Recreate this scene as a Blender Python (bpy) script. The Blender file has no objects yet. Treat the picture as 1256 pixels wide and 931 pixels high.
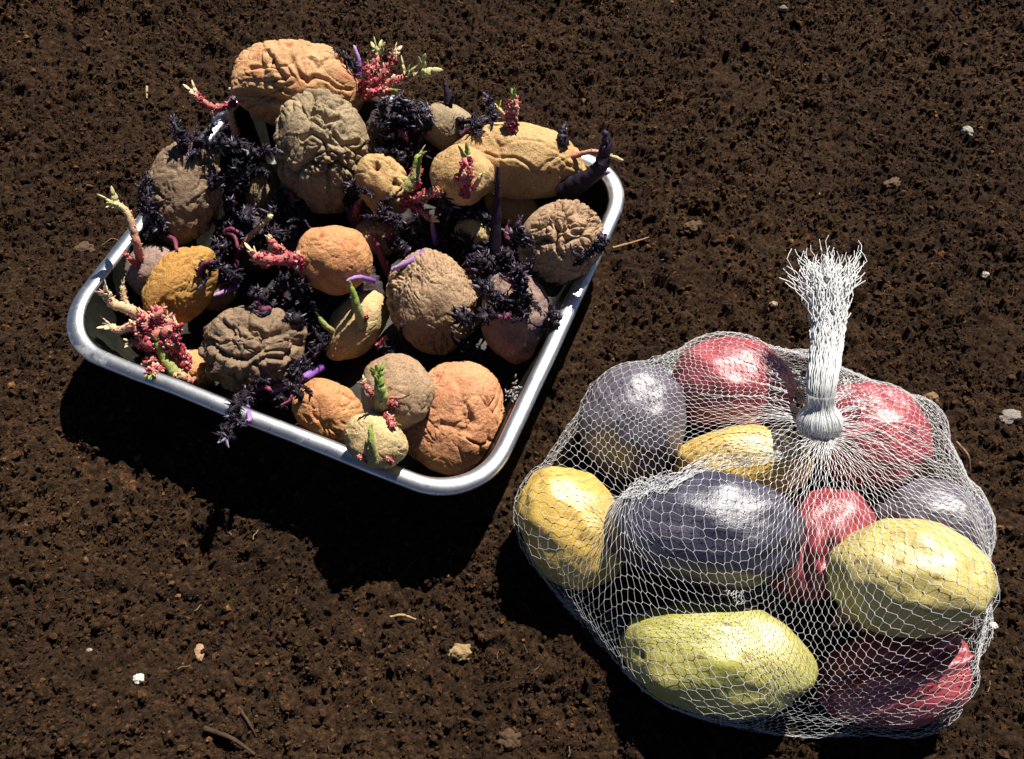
import bpy, math, random
import numpy as np
from mathutils import Matrix, Vector
random.seed(7)
RS = np.random.RandomState(11)

# ------------------------------------------------------------------ camera
W, H = 1256.0, 931.0                      # photograph's pixel frame
F = 1104.76                               # focal length in those pixels
UPC = np.array([-0.01657, -0.48402, -0.87490]); UPC /= np.linalg.norm(UPC)   # world up seen from the camera
FWC = np.array([0, 0, 1.0]); YC = FWC - (FWC @ UPC) * UPC; YC /= np.linalg.norm(YC)
XC = np.cross(YC, UPC)
WC = np.array([XC, YC, UPC])              # camera (x right, y down, z forward) -> world
RIM_Z = 0.046                             # rim of the tin above the soil
CAM = np.array([0, 0, 0.42 + RIM_Z])
def ray(px, py): return WC @ np.array([(px - W/2)/F, (py - H/2)/F, 1.0])
def at_depth(px, py, d): return CAM + ray(px, py)*d
def at_z(px, py, z):
    r = ray(px, py); return CAM + r*((z - CAM[2])/r[2])
def depth_of(p): return (WC.T @ (np.asarray(p) - CAM))[2]
def project(p):
    c = (np.asarray(p) - CAM) @ WC
    return np.stack([c[..., 0]/c[..., 2]*F + W/2, c[..., 1]/c[..., 2]*F + H/2], -1)

scene = bpy.context.scene
cam_data = bpy.data.cameras.new('camera'); cam = bpy.data.objects.new('camera', cam_data)
scene.collection.objects.link(cam)
right, down, fwd = WC[:, 0], WC[:, 1], WC[:, 2]
M = Matrix(((right[0], -down[0], -fwd[0], CAM[0]), (right[1], -down[1], -fwd[1], CAM[1]),
            (right[2], -down[2], -fwd[2], CAM[2]), (0, 0, 0, 1)))
cam.matrix_world = M
cam_data.sensor_width = 36; cam_data.lens = F/W*36
cam_data.clip_start = 0.01; cam_data.clip_end = 200
scene.camera = cam

# ------------------------------------------------------------------ daylight
SUN_EL, SUN_AZ = 51.0, 29.0               # azimuth clockwise from +Y
world = bpy.data.worlds.new('World'); scene.world = world; world.use_nodes = True
wn = world.node_tree.nodes; wl = world.node_tree.links
bg = wn['Background']; sky = wn.new('ShaderNodeTexSky'); sky.sky_type = 'NISHITA'; sky.sun_disc = False; sky.air_density = 0.3; sky.dust_density = 0.1; sky.altitude = 300
sky.sun_elevation = math.radians(SUN_EL); sky.sun_rotation = math.radians(SUN_AZ)
wl.new(sky.outputs[0], bg.inputs[0]); bg.inputs[1].default_value = 0.05
ld = bpy.data.lights.new('sun', 'SUN'); ld.energy = 5.0; ld.angle = math.radians(0.5); ld.color = (1, 0.955, 0.88)
sun = bpy.data.objects.new('sun', ld); scene.collection.objects.link(sun)
SD = np.array([math.sin(math.radians(SUN_AZ))*math.cos(math.radians(SUN_EL)),
               math.cos(math.radians(SUN_AZ))*math.cos(math.radians(SUN_EL)), math.sin(math.radians(SUN_EL))])
sun.rotation_euler = Vector(-SD).to_track_quat('-Z', 'Y').to_euler(); sun.location = SD*3
scene.view_settings.view_transform = 'Standard'; scene.view_settings.look = 'None'
scene.view_settings.exposure = 1.0; scene.view_settings.gamma = 1.0
scene.render.engine = 'CYCLES'; scene.cycles.diffuse_bounces = 1
COL = scene.collection

# ------------------------------------------------------------------ noise
_perm = RS.permutation(512); _perm = np.concatenate([_perm, _perm, _perm])
_grad = RS.normal(size=(512, 3)); _grad /= np.linalg.norm(_grad, axis=1)[:, None]
def _h(ix, iy, iz): return _perm[_perm[_perm[ix & 511] + (iy & 511)] + (iz & 511)] & 511
def noise(p):
    p = np.asarray(p, float); i = np.floor(p).astype(int); f = p - i
    u = f*f*f*(f*(f*6 - 15) + 10); out = np.zeros(len(p))
    for dx in (0, 1):
        for dy in (0, 1):
            for dz in (0, 1):
                g = _grad[_h(i[:, 0]+dx, i[:, 1]+dy, i[:, 2]+dz)]
                d = (g*(f - (dx, dy, dz))).sum(1)
                w = (u[:, 0] if dx else 1-u[:, 0])*(u[:, 1] if dy else 1-u[:, 1])*(u[:, 2] if dz else 1-u[:, 2])
                out += d*w
    return out*1.6
def fbm(p, o=4):
    s = 0; a = 1.0; p = np.asarray(p, float)
    for k in range(o): s = s + a*noise(p + k*17.3); p = p*2.03; a *= 0.5
    return s
def worley(p):
    p = np.asarray(p, float); i = np.floor(p).astype(int)
    f1 = np.full(len(p), 9.0); f2 = np.full(len(p), 9.0)
    for dx in (-1, 0, 1):
        for dy in (-1, 0, 1):
            for dz in (-1, 0, 1):
                c = i + (dx, dy, dz); h = _h(c[:, 0], c[:, 1], c[:, 2])
                q = c + 0.5 + _grad[h]*0.5
                d = np.sqrt(((p - q)**2).sum(1))
                m = d < f1; f2 = np.where(m, f1, np.minimum(f2, d)); f1 = np.where(m, d, f1)
    return f1, f2
def vnoise(p): return np.stack([noise(p), noise(p + 31.7), noise(p + 71.3)], 1)

# ------------------------------------------------------------------ mesh helpers
_ico = {}
def ico(n):
    if n in _ico: return _ico[n]
    t = (1 + 5**0.5)/2
    v = [(-1,t,0),(1,t,0),(-1,-t,0),(1,-t,0),(0,-1,t),(0,1,t),(0,-1,-t),(0,1,-t),(t,0,-1),(t,0,1),(-t,0,-1),(-t,0,1)]
    f = [(0,11,5),(0,5,1),(0,1,7),(0,7,10),(0,10,11),(1,5,9),(5,11,4),(11,10,2),(10,7,6),(7,1,8),
         (3,9,4),(3,4,2),(3,2,6),(3,6,8),(3,8,9),(4,9,5),(2,4,11),(6,2,10),(8,6,7),(9,8,1)]
    v = np.array(v, float); v /= np.linalg.norm(v, axis=1)[:, None]; f = np.array(f)
    for _ in range(n):
        e = np.sort(np.concatenate([f[:, [0, 1]], f[:, [1, 2]], f[:, [2, 0]]]), axis=1)
        u, inv = np.unique(e, axis=0, return_inverse=True); inv = inv.reshape(-1)
        mid = v[u].mean(1); mid /= np.linalg.norm(mid, axis=1)[:, None]
        k = len(f); a = inv[:k] + len(v); b = inv[k:2*k] + len(v); c = inv[2*k:] + len(v)
        v = np.concatenate([v, mid])
        f = np.concatenate([np.stack(x, 1) for x in ((f[:, 0], a, c), (f[:, 1], b, a), (f[:, 2], c, b), (a, b, c))])
    _ico[n] = (v, f); return _ico[n]

def mesh_from(name, verts, faces, mat=None, cols=None, smooth=True):
    """verts Nx3, faces list of index arrays (all tris or all quads)"""
    me = bpy.data.meshes.new(name)
    verts = np.asarray(verts, np.float32)
    fl = faces if isinstance(faces, (list, tuple)) else [faces]
    fl = [np.asarray(f, np.int32) for f in fl if len(f)]
    loops = np.concatenate([f.reshape(-1) for f in fl]); sizes = np.concatenate([np.full(len(f), f.shape[1], np.int32) for f in fl])
    starts = np.concatenate([[0], np.cumsum(sizes)[:-1]]).astype(np.int32)
    me.vertices.add(len(verts)); me.vertices.foreach_set('co', verts.reshape(-1))
    me.loops.add(len(loops)); me.loops.foreach_set('vertex_index', loops)
    me.polygons.add(len(sizes)); me.polygons.foreach_set('loop_start', starts)
    try: me.polygons.foreach_set('loop_total', sizes)
    except Exception: pass
    me.update(calc_edges=True)
    if smooth: me.polygons.foreach_set('use_smooth', np.ones(len(sizes), bool))
    if cols is not None:
        a = me.color_attributes.new('tint', 'FLOAT_COLOR', 'POINT')
        c = np.ones((len(verts), 4), np.float32); c[:, :3] = cols; a.data.foreach_set('color', c.reshape(-1))
    if mat: me.materials.append(mat)
    me.validate(); return me

class MB:
    def __init__(s): s.v = []; s.t = []; s.q = []; s.c = []; s.n = 0
    def add(s, v, f, c):
        v = np.asarray(v, float); f = np.asarray(f); s.v.append(v)
        (s.t if f.shape[1] == 3 else s.q).append(f + s.n)
        s.c.append(np.broadcast_to(np.asarray(c, float), (len(v), 3))); s.n += len(v)
    def tube(s, pts, rad, cols, sides=7, cap=True):
        pts = np.asarray(pts, float); n = len(pts); rad = np.broadcast_to(np.asarray(rad, float), (n,))
        cols = np.broadcast_to(np.asarray(cols, float), (n, 3))
        tan = np.gradient(pts, axis=0); tan /= np.linalg.norm(tan, axis=1)[:, None] + 1e-12
        ref = np.array([0.31, 0.2, 0.93]); 
        if abs(tan[0] @ ref) > 0.9: ref = np.array([1.0, 0.1, 0])
        u = np.cross(tan, ref); u /= np.linalg.norm(u, axis=1)[:, None] + 1e-12
        for k in range(1, n):
            if u[k] @ u[k-1] < 0: u[k] *= -1
        w = np.cross(tan, u)
        a = np.arange(sides)*2*math.pi/sides
        ring = pts[:, None] + rad[:, None, None]*(np.cos(a)[None, :, None]*u[:, None] + np.sin(a)[None, :, None]*w[:, None])
        v = ring.reshape(-1, 3); f = []
        i = np.arange(n-1)[:, None]*sides; j = np.arange(sides)[None]; j2 = (j+1) % sides
        f = np.stack([i+j, i+j2, i+sides+j2, i+sides+j], -1).reshape(-1, 4)
        s.add(v, f, np.repeat(cols, sides, 0))
        if cap:
            for e, o in ((0, 0), (n-1, (n-1)*sides)):
                c = pts[e] + (tan[e] if e else -tan[e])*rad[e]*0.6
                vv = np.concatenate([v[o:o+sides], [c]])
                ff = np.stack([np.arange(sides), (np.arange(sides)+1) % sides, np.full(sides, sides)], 1)
                if not e: ff = ff[:, ::-1]
                s.add(vv, ff, cols[e])
    def blob(s, p, d, L, r, c0, c1, lvl=0, flat=None):
        """small ellipsoid of half length L along d; colour c0 at its foot to c1 at its tip"""
        v, f = ico(lvl) if lvl >= 0 else OCTA; d = np.asarray(d, float); d = d/(np.linalg.norm(d)+1e-12)
        u = np.cross(d, [0.3, 0.5, 0.8] if abs(d[2]) < .9 else [1, 0, 0]); u /= np.linalg.norm(u)
        if flat is not None:
            u = np.cross(d, flat); u /= np.linalg.norm(u) + 1e-9
        w = np.cross(d, u); k = 0.35 if flat is not None else 1.0
        tp = 1 - 0.35*v[:, 2:3]
        vv = np.asarray(p) + v[:, 0:1]*tp*u*r + v[:, 1:2]*tp*w*r*k + v[:, 2:3]*d*L
        m = (v[:, 2:3]*0.5 + 0.5); s.add(vv, f, np.asarray(c0)*(1-m) + np.asarray(c1)*m)
    def build(s, name, mat, base=None):
        v = np.concatenate(s.v)
        if base is not None: v = v - base
        return mesh_from(name, v, [np.concatenate(x) for x in (s.t, s.q) if x], mat, np.concatenate(s.c))

def link(name, me, parent=None, loc=None):
    o = bpy.data.objects.new(name, me); COL.objects.link(o)
    if parent is not None: o.parent = parent
    if loc is not None: o.location = loc
    return o
def tag(o, label, cat, group=None):
    o['label'] = label; o['category'] = cat
    if group: o['group'] = group
    return o

# ------------------------------------------------------------------ materials
def new_mat(name):
    m = bpy.data.materials.new(name); m.use_nodes = True
    nt = m.node_tree; return m, nt, nt.nodes['Principled BSDF']
def nd(nt, t, **kw):
    n = nt.nodes.new(t)
    for k, v in kw.items():
        if k.startswith('i_'):
            key = k[2:].replace('_', ' '); n.inputs[key].default_value = v
        else: setattr(n, k, v)
    return n
def ramp(nt, src, stops):
    r = nt.nodes.new('ShaderNodeValToRGB'); nt.links.new(src, r.inputs[0]); e = r.color_ramp.elements
    while len(e) > 1: e.remove(e[-1])
    e[0].position = stops[0][0]; e[0].color = (*stops[0][1], 1)
    for p, c in stops[1:]: k = e.new(p); k.color = (*c, 1)
    return r.outputs[0]
def mixc(nt, fac, a, b, mode='MIX'):
    m = nt.nodes.new('ShaderNodeMix'); m.data_type = 'RGBA'; m.blend_type = mode
    for s, i in ((fac, 0), (a, 6), (b, 7)):
        if isinstance(s, (int, float)): m.inputs[i].default_value = s
        elif isinstance(s, tuple): m.inputs[i].default_value = (*s, 1)
        else: nt.links.new(s, m.inputs[i])
    return m.outputs[2]

def soil_material():
    m, nt, b = new_mat('soil'); co = nd(nt, 'ShaderNodeNewGeometry').outputs['Position']
    def nz(s, d=6, r=0.6):
        n = nd(nt, 'ShaderNodeTexNoise', i_Scale=s, i_Detail=d, i_Roughness=r); nt.links.new(co, n.inputs['Vector']); return n.outputs[0]
    big = ramp(nt, nz(9), [(0.3, (0.033, 0.0166, 0.0076)), (0.7, (0.064, 0.0345, 0.0165))])
    fine = ramp(nt, nz(420, 4, 0.75), [(0.30, (0.20, 0.19, 0.18)), (0.5, (1, 1, 1)), (0.70, (2.8, 2.6, 2.3))])
    c = mixc(nt, 1.0, big, fine, 'MULTIPLY')
    v = nd(nt, 'ShaderNodeTexVoronoi', i_Scale=230.0); nt.links.new(co, v.inputs['Vector'])
    cell = ramp(nt, v.outputs['Color'], [(0.0, (0.6, 0.6, 0.6)), (0.9, (1.25, 1.2, 1.1)), (0.97, (2.3, 2.1, 1.8))])
    c = mixc(nt, 1.0, c, cell, 'MULTIPLY')
    rnd = nd(nt, 'ShaderNodeObjectInfo').outputs['Random']                 # some grains are paler or redder than the rest
    gr = ramp(nt, rnd, [(0.0, (0.65, 0.65, 0.65)), (0.45, (1, 1, 1)), (0.80, (1.4, 1.35, 1.25)), (0.96, (1.9, 1.8, 1.6)), (0.988, (3.4, 3.2, 2.8)), (0.9975, (10, 9.8, 9))])
    gr.node.color_ramp.interpolation = 'CONSTANT'
    c = mixc(nt, 1.0, c, gr, 'MULTIPLY')
    nt.links.new(c, b.inputs['Base Color']); b.inputs['Roughness'].default_value = 0.95
    b.inputs['Specular IOR Level'].default_value = 0.15
    bp = nd(nt, 'ShaderNodeBump', i_Strength=1.0, i_Distance=0.0022); nt.links.new(nz(800, 5, 0.8), bp.inputs['Height'])
    nt.links.new(bp.outputs[0], b.inputs['Normal']); return m
SOIL = soil_material()

def tint_material(name, rough=0.55, spec=0.4, bump=0.0, bscale=900, sss=0.0):
    m, nt, b = new_mat(name); a = nd(nt, 'ShaderNodeVertexColor', layer_name='tint')
    co = nd(nt, 'ShaderNodeTexCoord').outputs['Object']
    n = nd(nt, 'ShaderNodeTexNoise', i_Scale=bscale, i_Detail=4.0); nt.links.new(co, n.inputs['Vector'])
    v = ramp(nt, n.outputs[0], [(0.3, (0.72, 0.72, 0.72)), (0.7, (1.2, 1.2, 1.2))])
    nt.links.new(mixc(nt, 1.0, a.outputs[0], v, 'MULTIPLY'), b.inputs['Base Color'])
    b.inputs['Roughness'].default_value = rough; b.inputs['Specular IOR Level'].default_value = spec
    if sss: b.inputs['Subsurface Weight'].default_value = sss; b.inputs['Subsurface Radius'].default_value = (0.002, 0.001, 0.0006)
    if bump:
        bp = nd(nt, 'ShaderNodeBump', i_Strength=1.0, i_Distance=bump); nt.links.new(n.outputs[0], bp.inputs['Height']); nt.links.new(bp.outputs[0], b.inputs['Normal'])
    return m
SPROUT = tint_material('sprout_skin', 0.55, 0.22, 0.0003, 1500)
DEBRIS = tint_material('debris', 0.85, 0.2, 0.0006, 900)
def net_material():
    m, nt, b = new_mat('net_plastic')
    b.inputs['Base Color'].default_value = (0.93, 0.93, 0.93, 1); b.inputs['Roughness'].default_value = 0.38
    b.inputs['Specular IOR Level'].default_value = 0.5
    tr = nd(nt, 'ShaderNodeBsdfTranslucent'); tr.inputs[0].default_value = (0.93, 0.93, 0.92, 1)
    mx = nd(nt, 'ShaderNodeMixShader'); mx.inputs[0].default_value = 0.42
    nt.links.new(b.outputs[0], mx.inputs[1]); nt.links.new(tr.outputs[0], mx.inputs[2]); nt.links.new(mx.outputs[0], nt.nodes['Material Output'].inputs[0])
    return m
NETMAT = net_material()
def knot_material():
    m, nt, b = new_mat('bunched_net'); b.inputs['Base Color'].default_value = (0.95, 0.95, 0.95, 1); b.inputs['Roughness'].default_value = 0.5
    b.inputs['Subsurface Weight'].default_value = 1.0; b.inputs['Subsurface Radius'].default_value = (1, 1, 1); b.inputs['Subsurface Scale'].default_value = 0.012
    return m
KNOTMAT = knot_material()
def metal_material():
    m, nt, b = new_mat('tin_metal'); co = nd(nt, 'ShaderNodeTexCoord').outputs['Object']
    n = nd(nt, 'ShaderNodeTexNoise', i_Scale=70.0, i_Detail=8.0, i_Roughness=0.7); nt.links.new(co, n.inputs['Vector'])
    n2 = nd(nt, 'ShaderNodeTexNoise', i_Scale=600.0, i_Detail=3.0); nt.links.new(co, n2.inputs['Vector'])
    c = ramp(nt, n.outputs[0], [(0.35, (0.55, 0.55, 0.55)), (0.6, (0.74, 0.75, 0.76))])
    s = ramp(nt, n2.outputs[0], [(0.28, (0.35, 0.33, 0.3)), (0.36, (1, 1, 1))])
    nt.links.new(mixc(nt, 1.0, c, s, 'MULTIPLY'), b.inputs['Base Color']); b.inputs['Metallic'].default_value = 1.0
    r = ramp(nt, n.outputs[0], [(0.3, (0.42,)*3), (0.7, (0.28,)*3)]); nt.links.new(r, b.inputs['Roughness'])
    n3 = nd(nt, 'ShaderNodeTexNoise', i_Scale=28.0, i_Detail=10.0, i_Roughness=0.75); nt.links.new(co, n3.inputs['Vector'])
    dm = ramp(nt, n3.outputs[0], [(0.56, (1, 1, 1)), (0.70, (0.15, 0.15, 0.15))]); nt.links.new(dm, b.inputs['Metallic'])
    dc = ramp(nt, n3.outputs[0], [(0.56, (1, 1, 1)), (0.70, (0.42, 0.36, 0.30))])
    src = b.inputs['Base Color'].links[0].from_socket; nt.links.new(mixc(nt, 1.0, src, dc, 'MULTIPLY'), b.inputs['Base Color'])
    bp = nd(nt, 'ShaderNodeBump', i_Strength=0.5, i_Distance=0.0003); nt.links.new(n.outputs[0], bp.inputs['Height']); nt.links.new(bp.outputs[0], b.inputs['Normal'])
    return m
METAL = metal_material()
def pan_material():
    m, nt, b = new_mat('tarnished_shaded_pan'); co = nd(nt, 'ShaderNodeTexCoord').outputs['Object']
    n = nd(nt, 'ShaderNodeTexNoise', i_Scale=55.0, i_Detail=9.0, i_Roughness=0.7); nt.links.new(co, n.inputs['Vector'])
    n2 = nd(nt, 'ShaderNodeTexNoise', i_Scale=700.0, i_Detail=3.0); nt.links.new(co, n2.inputs['Vector'])
    c = ramp(nt, n.outputs[0], [(0.35, (0.014, 0.014, 0.010)), (0.62, (0.045, 0.045, 0.035))])  # dark tarnished metal, deepened further to paint in the shade inside the tin
    s = ramp(nt, n2.outputs[0], [(0.66, (1, 1, 1)), (0.72, (3.5, 3.3, 3.0))])
    nt.links.new(mixc(nt, 1.0, c, s, 'MULTIPLY'), b.inputs['Base Color']); b.inputs['Metallic'].default_value = 0.6
    b.inputs['Roughness'].default_value = 0.42
    return m
PAN = pan_material()

def potato_material(c1, c2, c3, rough, spec, bump, patch=0.55, nscale=45, grain=1.0):
    """c1/c2 skin, c3 patches; 'tint' attribute holds eye and scab marks (1 = plain skin)"""
    m, nt, b = new_mat('potato_skin'); co = nd(nt, 'ShaderNodeTexCoord').outputs['Object']
    def nz(s, d=5, r=0.6):
        n = nd(nt, 'ShaderNodeTexNoise', i_Scale=s, i_Detail=d, i_Roughness=r); nt.links.new(co, n.inputs['Vector']); return n.outputs[0]
    base = ramp(nt, nz(nscale), [(0.32, c1), (0.68, c2)])
    pm = ramp(nt, nz(nscale*1.7, 8, 0.7), [(patch, (0, 0, 0)), (patch+0.14, (1, 1, 1))])
    base = mixc(nt, pm, base, c3)
    g = 0.45*grain
    fine = nz(1100, 4, 0.7)
    base = mixc(nt, 1.0, base, ramp(nt, fine, [(0.3, (1-g,)*3), (0.5, (1, 1, 1)), (0.72, (1+g,)*3)]), 'MULTIPLY')
    a = nd(nt, 'ShaderNodeVertexColor', layer_name='tint')
    base = mixc(nt, 1.0, base, a.outputs[0], 'MULTIPLY')
    nt.links.new(base, b.inputs['Base Color'])
    rr = ramp(nt, nz(260, 5, 0.7), [(0.3, (rough*0.8,)*3), (0.7, (min(1, rough*1.35),)*3)]); nt.links.new(rr, b.inputs['Roughness']); b.inputs['Specular IOR Level'].default_value = spec
    h = nd(nt, 'ShaderNodeMath', operation='ADD'); nt.links.new(fine, h.inputs[0])
    mm = nd(nt, 'ShaderNodeMath', operation='MULTIPLY'); mm.inputs[1].default_value = 2.0; nt.links.new(nz(330, 4, 0.65), mm.inputs[0])
    nt.links.new(mm.outputs[0], h.inputs[1])
    bp = nd(nt, 'ShaderNodeBump', i_Strength=0.9, i_Distance=bump); nt.links.new(h.outputs[0], bp.inputs['Height']); nt.links.new(bp.outputs[0], b.inputs['Normal'])
    return m

# ------------------------------------------------------------------ the tin's frame
rimc = [at_z(*p, RIM_Z) for p in ((42, 416), (587, 632), (785, 205), (330, 68))]
TC = np.mean(rimc, axis=0); TC[2] = 0
TU = ((rimc[1]-rimc[0]) + (rimc[2]-rimc[3])); TU /= np.linalg.norm(TU)
TV = np.array([-TU[1], TU[0], 0]); THX = np.linalg.norm(rimc[1]-rimc[0])/2; THY = np.linalg.norm(rimc[3]-rimc[0])/2
T_FLOOR = 0.002
def tin_local(p): q = np.asarray(p) - TC; return np.stack([q @ TU, q @ TV, q[..., 2]], -1)
def rrect_sd(x, y, hx, hy, r):
    qx = np.abs(x) - hx + r; qy = np.abs(y) - hy + r
    return np.hypot(np.maximum(qx, 0), np.maximum(qy, 0)) + np.minimum(np.maximum(qx, qy), 0) - r
R_OUT = 0.038
def tin_inset(z): return 0.0095 + (RIM_Z - z)*0.28

# ------------------------------------------------------------------ placing potatoes: pixel outline + what they rest on
PLACED = []      # dicts: c centre, E axes (rows), s semi axes, where
_samp = ico(3)[0]
def make_ell(px, py, a, b, ang, cf, d):
    r = ray(px, py); e3 = -r/np.linalg.norm(r)
    e1 = right - (right @ e3)*e3; e1 /= np.linalg.norm(e1); e2 = np.cross(e3, e1)   # e2 points up in picture
    t = math.radians(-ang); f1 = math.cos(t)*e1 + math.sin(t)*e2; f2 = -math.sin(t)*e1 + math.cos(t)*e2
    k = d/F
    return dict(c=CAM + r*d, E=np.array([f1, f2, e3]), s=np.array([a*k, b*k, cf*b*k]))
def inside(el, pts, sc=1.0):
    q = ((pts - el['c']) @ el['E'].T)/(el['s']*sc); return (q*q).sum(1) < 1
def surf(el, sc=1.0): return el['c'] + (_samp*el['s']*sc) @ el['E']
def clash(el, where, sc):
    p = surf(el, sc)
    floor = T_FLOOR + 0.001 if where == 'tin' else 0.0
    if (surf(el, 1.0)[:, 2] < floor - 0.001).any(): return True
    if where == 'tin':
        q = tin_local(surf(el, 0.66)); low = q[:, 2] < RIM_Z + 0.003
        zz = np.clip(q[:, 2], 0, RIM_Z)
        sd = rrect_sd(q[:, 0], q[:, 1], THX, THY, R_OUT) + tin_inset(zz)
        if (low & (sd > -0.0005)).any(): return True
    for o in PLACED:
        if o['where'] != where: continue
        if np.linalg.norm(o['c'] - el['c']) > o['s'].max() + el['s'].max(): continue
        if inside(o, p, sc).any() or inside(el, surf(o, sc), sc).any(): return True
    return False
def place(where, px, py, a, b, ang=0, cf=1.0, sc=0.93, lift=0.0):
    r = ray(px, py); d = (0.0 - CAM[2])/r[2]
    while d > 0.2:
        el = make_ell(px, py, a, b, ang, cf, d)
        if not clash(el, where, sc): break
        d -= 0.0012
    if lift: el = make_ell(px, py, a, b, ang, cf, d - lift)
    el['where'] = where; el['px'] = (px, py, a, b, ang); PLACED.append(el); return el
def first_hit(px, py, els=None):
    r = ray(px, py); best = 9.0
    for o in (els or PLACED):
        q = (CAM - o['c']) @ o['E'].T/o['s']; w = (o['E'] @ r)/o['s']
        A = w @ w; B = q @ w; C = q @ q - 1; D = B*B - A*C
        if D > 0: best = min(best, (-B - math.sqrt(D))/A)
    return best

def px_local(el, x, y):
    """pixel on the visible side of a potato -> unit-sphere direction"""
    px, py, a, b, ang = el['px']; t = math.radians(ang); dx, dy = x-px, y-py
    u = (dx*math.cos(t) + dy*math.sin(t))/a; v = -(-dx*math.sin(t) + dy*math.cos(t))/b
    n = math.hypot(u, v)
    if n > 0.97: u *= 0.97/n; v *= 0.97/n
    return np.array([u, v, math.sqrt(max(0, 1-u*u-v*v))])

def potato_mesh(el, kind, seed, lvl, mat, grooves=(), bumps=(), eyes=(), base=None):
    d, f = ico(lvl); off = seed*7.77; s = el['s']; m = s.mean()
    p = d*s/m                                         # proportions kept, about unit size
    low = noise(d*1.1 + off)*0.10 + noise(d*2.2 + off)*0.05
    disp = np.zeros(len(d)); tint = np.ones((len(d), 3))
    def creases(freq, warp, w):
        q = p*freq + off; q = q + vnoise(q*0.7 + 5)*warp
        f1, f2 = worley(q); g = f2 - f1
        return -np.exp(-(g/w)**1.3)
    if kind == 'brain':
        disp += 0.17*creases(1.15, 1.4, 0.10)*np.clip(0.7 + noise(p*1.6 + off + 4), 0.1, 1.3) + 0.07*creases(2.5, 1.4, 0.10)*np.clip(0.5 + 1.4*noise(p*2 + off), 0, 1.2) + 0.07*noise(p*2.4 + off) + 0.012*fbm(p*11 + off, 3)
        low *= 1.1
    elif kind == 'crack':
        disp += 0.17*creases(1.7, 1.1, 0.10)*np.clip(0.8 + noise(p*1.9 + off + 4), 0.2, 1.3) + 0.08*creases(4.0, 1.2, 0.13)*np.clip(0.6 + 1.2*noise(p*2.3 + off), 0, 1.2) + 0.04*noise(p*4 + off) + 0.016*fbm(p*13 + off, 3)
    elif kind == 'pillow':
        disp += 0.11*creases(1.5, 1.3, 0.08)*np.clip(0.6 + 1.3*noise(p*1.4 + off + 4), 0.05, 1.2) + 0.035*creases(3.6, 1.2, 0.13)*np.clip(0.4 + 1.5*noise(p*2 + off), 0, 1.1) + 0.008*fbm(p*14 + off, 3) + 0.02*noise(p*3+off)
    elif kind == 'fold':
        q = p*1.5 + off; q = q + vnoise(q*1.4)*0.55
        r1 = 1 - np.abs(noise(q*1.3))*2.4; r2 = 1 - np.abs(noise(q*2.9 + 9))*2.2
        disp += -0.10*np.clip(r1, 0, 1)**3 - 0.05*np.clip(r2, 0, 1)**3 + 0.05*creases(4.5, 0.9, 0.2) + 0.010*fbm(p*14 + off, 3)
    elif kind == 'fine':
        q = p*(1.0, 1.7, 1.0)*3.2 + off; q = q + vnoise(q*0.5)*1.1
        r2 = 1 - np.abs(noise(q))*2.0; r3 = 1 - np.abs(noise(q*2.3))*2
        disp += -0.05*np.clip(r2, 0, 1)**3 - 0.035*np.clip(r3, 0, 1)**2.5 + 0.05*creases(2.6, 1.1, 0.11)*np.clip(0.4 + 1.5*noise(p*1.5 + off), 0, 1.2)+ 0.010*fbm(p*15 + off, 3)
    elif kind == 'tight':
        disp += 0.034*creases(2.2, 1.2, 0.075)*(noise(p*1.3+off) > -0.1) + 0.010*creases(5.5, 0.8, 0.2) + 0.006*fbm(p*12 + off, 3)
    elif kind == 'new':
        low = low*1.0 + 0.03*noise(d*3.1 + off)
        disp += 0.006*noise(p*4 + off) + 0.0025*fbm(p*16 + off, 3)
        disp += 0.005*creases(7.0, 0.5, 0.12)*np.clip(noise(p*1.5+off+3)*2, 0, 1)
    if kind in ('brain', 'crack', 'pillow', 'fold', 'fine'):
        disp *= np.clip(0.75 + 1.3*noise(p*1.1 + off + 9), 0.22, 1.2)
    def line_dist(poly):
        P = [px_local(el, *q) for q in poly]; best = np.full(len(d), 9.0)
        for A, B in zip(P[:-1], P[1:]):
            ab = B - A; t = np.clip(((d - A) @ ab)/(ab @ ab + 1e-9), 0, 1)
            best = np.minimum(best, np.linalg.norm(d - A - t[:, None]*ab, axis=1))
        return best
    wob = 1 + 0.35*noise(d*5 + off)
    for poly, dep, wid in grooves:
        ld_ = line_dist(poly)*wob; disp -= dep*np.exp(-(ld_/wid)**2) - 0.18*dep*np.exp(-((ld_-2.2*wid)/(1.0*wid))**2)
    for (x, y), hgt, wid in bumps:
        disp += hgt*np.exp(-(np.linalg.norm(d - px_local(el, x, y), axis=1)/wid)**2)
    for (x, y), dep, wid, col in eyes:
        k = np.linalg.norm(d - px_local(el, x, y), axis=1)*(1 + 0.4*noise(d*9 + off))
        disp -= dep*np.exp(-(k/wid)**2)
        w = np.exp(-(k/(wid*0.8))**4)[:, None]; tint = tint*(1-w) + np.asarray(col)*w
    scale = 1 + low + disp
    v = el['c'] + (d*s*scale[:, None]) @ el['E']
    if el['where'] == 'tin':                          # soft potatoes flatten against the wall of the tin
        q = tin_local(v); hz = np.clip(q[:, 2], 0, RIM_Z + 0.004); e = 1e-4
        ins = np.where(hz < RIM_Z, tin_inset(np.minimum(hz, RIM_Z)), np.clip(0.0095 - (hz - RIM_Z)*2.4, -0.001, 0.0095))
        fun = lambda x, y: rrect_sd(x, y, THX, THY, R_OUT) + ins + 0.0012
        for _ in range(3):
            sd = fun(q[:, 0], q[:, 1]); gx = (fun(q[:, 0]+e, q[:, 1]) - sd)/e; gy = (fun(q[:, 0], q[:, 1]+e) - sd)/e
            k = np.where((sd > 0) & (q[:, 2] < RIM_Z + 0.004), sd, 0); q[:, 0] -= gx*k; q[:, 1] -= gy*k
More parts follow.
